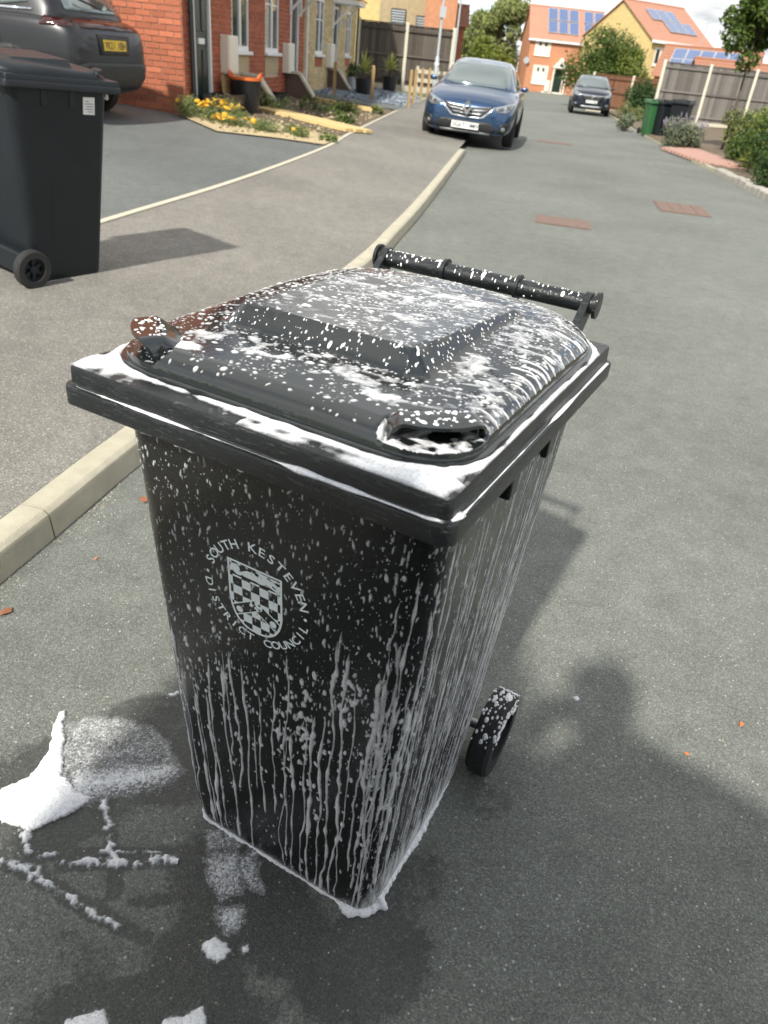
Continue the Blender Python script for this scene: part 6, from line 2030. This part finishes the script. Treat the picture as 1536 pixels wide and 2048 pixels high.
for sx in (-1, 1):
    q = lambda pts: [(sx * a, b) for a, b in (pts if sx > 0 else pts[::-1])]
    h = bl.patch('headlight', q([(.50, .695), (.70, .755), (.845, .80), (.835, .70), (.72, .62), (.56, .625)]), 'front', MT['lens'], off=.012)
    bl.patch('lamp_unit', q([(.56, .68), (.66, .715), (.68, .66), (.58, .64)]), 'front', MT['lens_dark'], off=.022, parent=h)
    bl.patch('lamp_unit', q([(.71, .735), (.80, .765), (.79, .70), (.72, .67)]), 'front', MT['lens_dark'], off=.022, parent=h)
    f = bl.patch('fog_surround', q([(.60, .28), (.66, .43), (.83, .47), (.85, .33), (.78, .24)]), 'front', MT['trim'], off=.01)
    bl.patch('fog_lamp', [(sx * .72 + .04 * math.cos(a), .345 + .04 * math.sin(a)) for a in np.linspace(0, 2 * math.pi, 10, endpoint=False)], 'front', MT['lens'], off=.02, parent=f)
    bl.patch('side_window', [(1.45, 1.02), (1.95, 1.34), (2.7, 1.37), (3.4, 1.31), (3.75, 1.06), (2.6, 1.03)] if sx > 0 else [(1.45, 1.02), (1.95, 1.34), (2.7, 1.37), (3.4, 1.31), (3.75, 1.06), (2.6, 1.03)], 'right' if sx > 0 else 'left', MT['carglass'], off=.008, which=1)
bl.patch('lower_intake', [(-.50, .425), (.50, .425), (.60, .30), (.48, .25), (-.48, .25), (-.60, .30)], 'front', MT['trim'], off=.009)
bl.patch('front_lip', [(-.5, .25), (.5, .25), (.46, .22), (-.46, .22)], 'front', MT['alu'], off=.012)
bl.plate('SG67 VMW', -.055, .345, False, MT['plate_w'])
bl.mirror(1.42, 1.0, .82, MT['paint_blue'])
for x in (-.9, .9):
    for y in (.86, 3.5):
        bl.patch('wheel_arch', [(y + .37 * math.cos(a), .32 + .37 * math.sin(a)) for a in np.linspace(-.35, math.pi + .35, 18)], 'right' if x > 0 else 'left', MT['trim'], off=.004)
        bl.wheel(x * 1.01, y, .315)
MB().tube([(-.05, 1.9, 1.31), (.05, 1.9, 1.31)], .03, 8).build('rear_view_mirror', MT['trim'], bl.t)

# ---- grey SUV at the left, tail towards us
SUV = [(0.0, .66, .40, .70, .76), (.05, .8, .3, .84, .9), (.18, .88, .24, .92, .98), (.5, .915, .22, .98, 1.06), (.95, .925, .22, 1.04, 1.12), (1.3, .925, .22, 1.07, 1.13), (2.0, .925, .22, 1.08, 1.13), (3.0, .925, .22, 1.09, 1.13), (3.8, .92, .23, 1.1, 1.14), (4.15, .9, .27, 1.08, 1.14), (4.36, .86, .34, 1.02, 1.1), (4.44, .78, .42, .9, 1.0)]
SCAB = [(1.0, .84, 1.02, .72, 1.08), (1.3, .84, 1.05, .70, 1.26), (1.75, .84, 1.07, .66, 1.52), (2.1, .84, 1.08, .65, 1.6), (2.8, .84, 1.08, .65, 1.625), (3.4, .83, 1.08, .64, 1.6), (3.85, .82, 1.08, .63, 1.56), (4.0, .81, 1.08, .64, 1.48), (4.26, .78, 1.06, .70, 1.12)]
sx_ = Vector((-.986, .165)); rear_c = Vector((-3.93, 10.5))
hd = math.atan2(sx_.y, sx_.x)            # heading of the nose
gz_r = hd + math.pi / 2                   # local -Y = heading
nose = rear_c + sx_ * 4.44
gs = Car('parked_car', (nose.x, nose.y, zl(rear_c.x, rear_c.y) + .0), gz_r, 'dark grey SUV with a yellow rear plate parked beside the brick gable', MT['paint_grey'], SUV, SCAB)
gs.patch('rear_window', [(-.60, 1.16), (.60, 1.16), (.55, 1.5), (-.55, 1.5)], 'rear', MT['carglass'], off=.008, which=1)
gs.patch('light_band', [(-.84, 1.0), (.84, 1.0), (.82, 1.09), (-.82, 1.09)], 'rear', MT['tail'], off=.01)
gs.patch('bumper', [(-.86, .36), (.86, .36), (.88, .62), (.60, .66), (-.60, .66), (-.88, .62)], 'rear', MT['trim'], off=.012)
gs.patch('plate_recess', [(-.34, .74), (.34, .74), (.37, .95), (-.37, .95)], 'rear', MT['trim'], off=.006)
gs.plate('YK21 XBH', 4.435, .845, True, MT['plate_y'])
o = MB().box((-.64, 3.85, 1.585), (.64, 4.12, 1.625)).build('spoiler', MT['trim'], gs.t); bevel(o, .015)
MB().tube([(.0, 4.3, 1.2), (.35, 4.22, 1.28)], .012, 6).build('rear_wiper', MT['trim'], gs.t)
for sx in (-1, 1):
    v_ = 'right' if sx > 0 else 'left'
    gs.patch('side_window', [(1.5, 1.14), (1.85, 1.46), (2.55, 1.53), (2.55, 1.14)], v_, MT['carglass'], off=.008, which=1)
    gs.patch('side_window', [(2.62, 1.14), (2.62, 1.53), (3.3, 1.5), (3.42, 1.14)], v_, MT['carglass'], off=.008, which=1)
    gs.patch('side_window', [(3.5, 1.15), (3.4, 1.48), (3.62, 1.45), (3.85, 1.2)], v_, MT['carglass'], off=.008, which=1)
    gs.patch('window_trim', [(1.45, 1.1), (3.9, 1.125), (3.9, 1.145), (1.45, 1.12)], v_, MT['chrome'], off=.010)
    for yy in (2.45, 3.35):
        hh = gs.patch('door_handle', [(yy - .11, .93), (yy + .11, .94), (yy + .11, .97), (yy - .11, .965)], v_, MT['trim'], off=.03)
    for yy in (1.55, 2.58, 3.5):
        gs.patch('door_seam', [(yy, .35), (yy + .012, .35), (yy + .022, 1.08), (yy + .01, 1.08)], v_, MT['trim'], off=.003)
    gs.patch('tail_lamp', [(4.02, 1.0), (4.36, 1.0), (4.3, 1.07), (4.05, 1.09)], v_, MT['tail'], off=.01)
    gs.patch('sill', [(1.2, .24), (3.2, .24), (3.2, .36), (1.2, .36)], v_, MT['trim'], off=.006)
    for y in (.92, 3.58):
        gs.patch('wheel_arch', [(y + .42 * math.cos(a), .36 + .42 * math.sin(a)) for a in np.linspace(-.3, math.pi + .3, 18)], v_, MT['trim'], off=.004)
        gs.wheel(sx * .93, y, .355)
gs.mirror(1.5, 1.12, .86, MT['paint_grey'])
mb = MB().tube([(.35, 4.3, .3), (.35, 4.47, .3)], .035, 10); mb.build('exhaust', MT['chrome'], gs.t)

# ---- dark SUV further up on the right
dk = Car('parked_car', (7.55, 39.2, zr(39.2)), math.atan2(-.14, .99), 'dark blue black SUV parked against the right kerb further up the road', MT['paint_black'], SUV, SCAB)
dk.patch('windscreen', [(-.70, 1.14), (.70, 1.14), (.6, 1.53), (.3, 1.565), (-.3, 1.565), (-.6, 1.53)], 'front', MT['carglass'], off=.008, which=1)
dk.patch('grille', [(-.5, .78), (.5, .78), (.4, .6), (-.4, .6)], 'front', MT['trim'], off=.01)
for sx in (-1, 1):
    q = lambda pts: [(sx * a, b) for a, b in (pts if sx > 0 else pts[::-1])]
    dk.patch('bonnet_edge', q([(.0, .80), (.5, .83), (.8, .93), (.8, .905), (.5, .80), (.0, .77)]), 'front', MT['chrome'], off=.018)
    dk.patch('headlight', q([(.5, .80), (.84, .9), (.84, .8), (.6, .74)]), 'front', MT['lens'], off=.012)
    dk.patch('fog_lamp', q([(.64, .46), (.78, .5), (.78, .42), (.66, .4)]), 'front', MT['lens'], off=.012)
    for y in (.92, 3.58):
        dk.wheel(sx * .93, y, .355)
dk.patch('skid_plate', [(-.5, .38), (.5, .38), (.45, .31), (-.45, .31)], 'front', MT['alu'], off=.012)
dk.diamond(-.05, .745, .1, MT['chrome'])
dk.plate('YH19 XKD', -.05, .56, False, MT['plate_w'])
dk.mirror(1.5, 1.12, .86, MT['paint_black'])

# ================================================================ BEHIND THE CAMERA (they shade the foreground)
def skin_body(name, verts, edges, radii, parent, mat, root=0, lv=2):
    me = bpy.data.meshes.new(name); me.from_pydata(verts, edges, [])
    o = bpy.data.objects.new(name, me); COL.objects.link(o)
    md = o.modifiers.new('skin', 'SKIN'); md.use_smooth_shade = True
    sv = me.skin_vertices[0].data
    for i, r_ in enumerate(radii): sv[i].radius = r_ if isinstance(r_, tuple) else (r_, r_)
    sv[root].use_root = True
    s2 = o.modifiers.new('sub', 'SUBSURF'); s2.levels = lv; s2.render_levels = lv
    dg = bpy.context.evaluated_depsgraph_get(); dg.update()
    m2 = bpy.data.meshes.new_from_object(o.evaluated_get(dg))
    o.modifiers.clear(); o.data = m2; m2.materials.append(mat); o.parent = parent
    m2.polygons.foreach_set('use_smooth', [True] * len(m2.polygons))
    return o
MT['skin'] = simple('skin', (.5, .33, .25), .55)
MT['cloth'] = simple('dark_jacket', (.035, .04, .05), .9)
MT['shade_dark'] = simple('shade_trailer_dark', (.03, .032, .036), .9)  # dark finish of the added trailer that shades the foreground
ph = empty('person', (.02, -.36, 0), 0, 'person in dark clothes behind the camera, holding a phone in both hands', 'person')
V = [(.14, 0, .95), (.12, .0, 1.12), (.08, .01, 1.32), (.05, .02, 1.44), (.0, .05, 1.52), (-.03, .07, 1.62), (-.03, .07, 1.70),
     (-.16, .02, 1.40), (-.22, .10, 1.16), (-.09, .27, 1.30), (.27, .02, 1.39), (.52, .07, 1.20), (.09, .27, 1.30),
     (.02, 0, .88), (-.04, .03, .50), (-.08, -.01, .09), (-.09, .12, .04), (.26, 0, .88), (.30, .03, .50), (.32, -.01, .09), (.33, .12, .04)]
E_ = [(0, 1), (1, 2), (2, 3), (3, 4), (4, 5), (5, 6), (3, 7), (7, 8), (8, 9), (3, 10), (10, 11), (11, 12), (0, 13), (13, 14), (14, 15), (15, 16), (0, 17), (17, 18), (18, 19), (19, 20)]
Rr = [(.25, .14), (.22, .13), (.2, .12), (.12, .09), (.06, .06), (.085, .10), (.07, .085), .075, .052, .034, .085, .075, .04, .1, .07, .05, .045, .1, .07, .05, .045]
bd_ = skin_body('body', V, E_, Rr, ph, MT['cloth'])
coat = [(1.43, .05, .19, .10), (1.36, .07, .25, .14), (1.2, .12, .29, .17), (1.0, .15, .31, .18), (.8, .16, .33, .19), (.62, .16, .34, .2)]  # coat added and flared so its shadow fills a lit gap
MB().loft([[(cx_ + hw_c * math.cos(a), .01 + dp * math.sin(a), z) for a in np.linspace(0, 2 * math.pi, 24, endpoint=False)] for z, cx_, hw_c, dp in coat]).build('coat', MT['cloth'], ph, smooth=True)
for sx in (-1, 1):
    # hand: palm and five fingers round the phone's edge
    px, py, pz = sx * .085, .285, 1.318
    hv = [(sx * .092, .265, 1.295), (px, py, pz), (sx * .07, .30, 1.345)]
    he = [(0, 1), (1, 2)]; hr = [.026, .03, .022]
    for k in range(4):
        b = len(hv); z = 1.31 + k * .019
        hv += [(sx * .075, .305, z), (sx * .05, .325 , z + .004), (sx * .02, .327, z + .002)]
        he += [(1, b), (b, b + 1), (b + 1, b + 2)]; hr += [.009, .0085, .007]
    b = len(hv); hv += [(sx * .06, .275, 1.35), (sx * .035, .285, 1.375)]; he += [(1, b), (b, b + 1)]; hr += [.011, .009]
    skin_body('hand', hv, he, hr, ph, MT['skin'], 1, 1)
MB().lathe([(.0, 1.60), (.075, 1.615), (.098, 1.665), (.092, 1.72), (.06, 1.765), (.0, 1.78)], 18, M=Matrix.Translation((-.03, .06, 0))).build('hair', simple('brown_hair', (.05, .03, .02), .8), ph, smooth=True)
pho = MB().box((-.075, -.008, -.037), (.075, .0, .037)).build('phone', MT['black_paint']); pho.location = (0, -.045, CAM_H - .02); bevel(pho, .003)
pho.rotation_euler = (-PITCH, 0, 0)
tag(pho, 'black phone held up by the person behind the camera', 'phone')
tl = empty('shade_trailer', (-.86, -.78, 0), 0, 'made-up tall dark box trailer, unseen behind the camera at the left, added to shade the foreground', 'trailer')  # invented trailer, never in view, sized to cast the left foreground shade
o = MB().box((-.42, -1.6, .35), (.36, .0, 2.49)).build('box', MT['shade_dark'], tl); bevel(o, .03)
o = MB().box((.362, -1.5, .35), (.86, -.01, 1.74)).build('shade_side_box', MT['shade_dark'], tl); bevel(o, .02)  # added lower box, widens the trailer's cast shade to the right
for x in (-.40, .58):
    MB().lathe([(.12, -.06), (.22, -.06), (.22, .06), (.12, .06)], 20, 'x', Matrix.Translation((x, -.8, .22))).build('wheel', MT['rubber'], tl, ang=30)
MB().box((-.38, .002, .4), (-.04, .02, 2.4)).build('door', MT['trim'], tl)
MB().box((-.02, .002, .4), (.32, .02, 2.4)).build('door', MT['trim'], tl)
MB().tube([(0, -1.6, .45), (0, -2.3, .45)], .04, 8).build('drawbar', MT['lamp_steel'], tl)
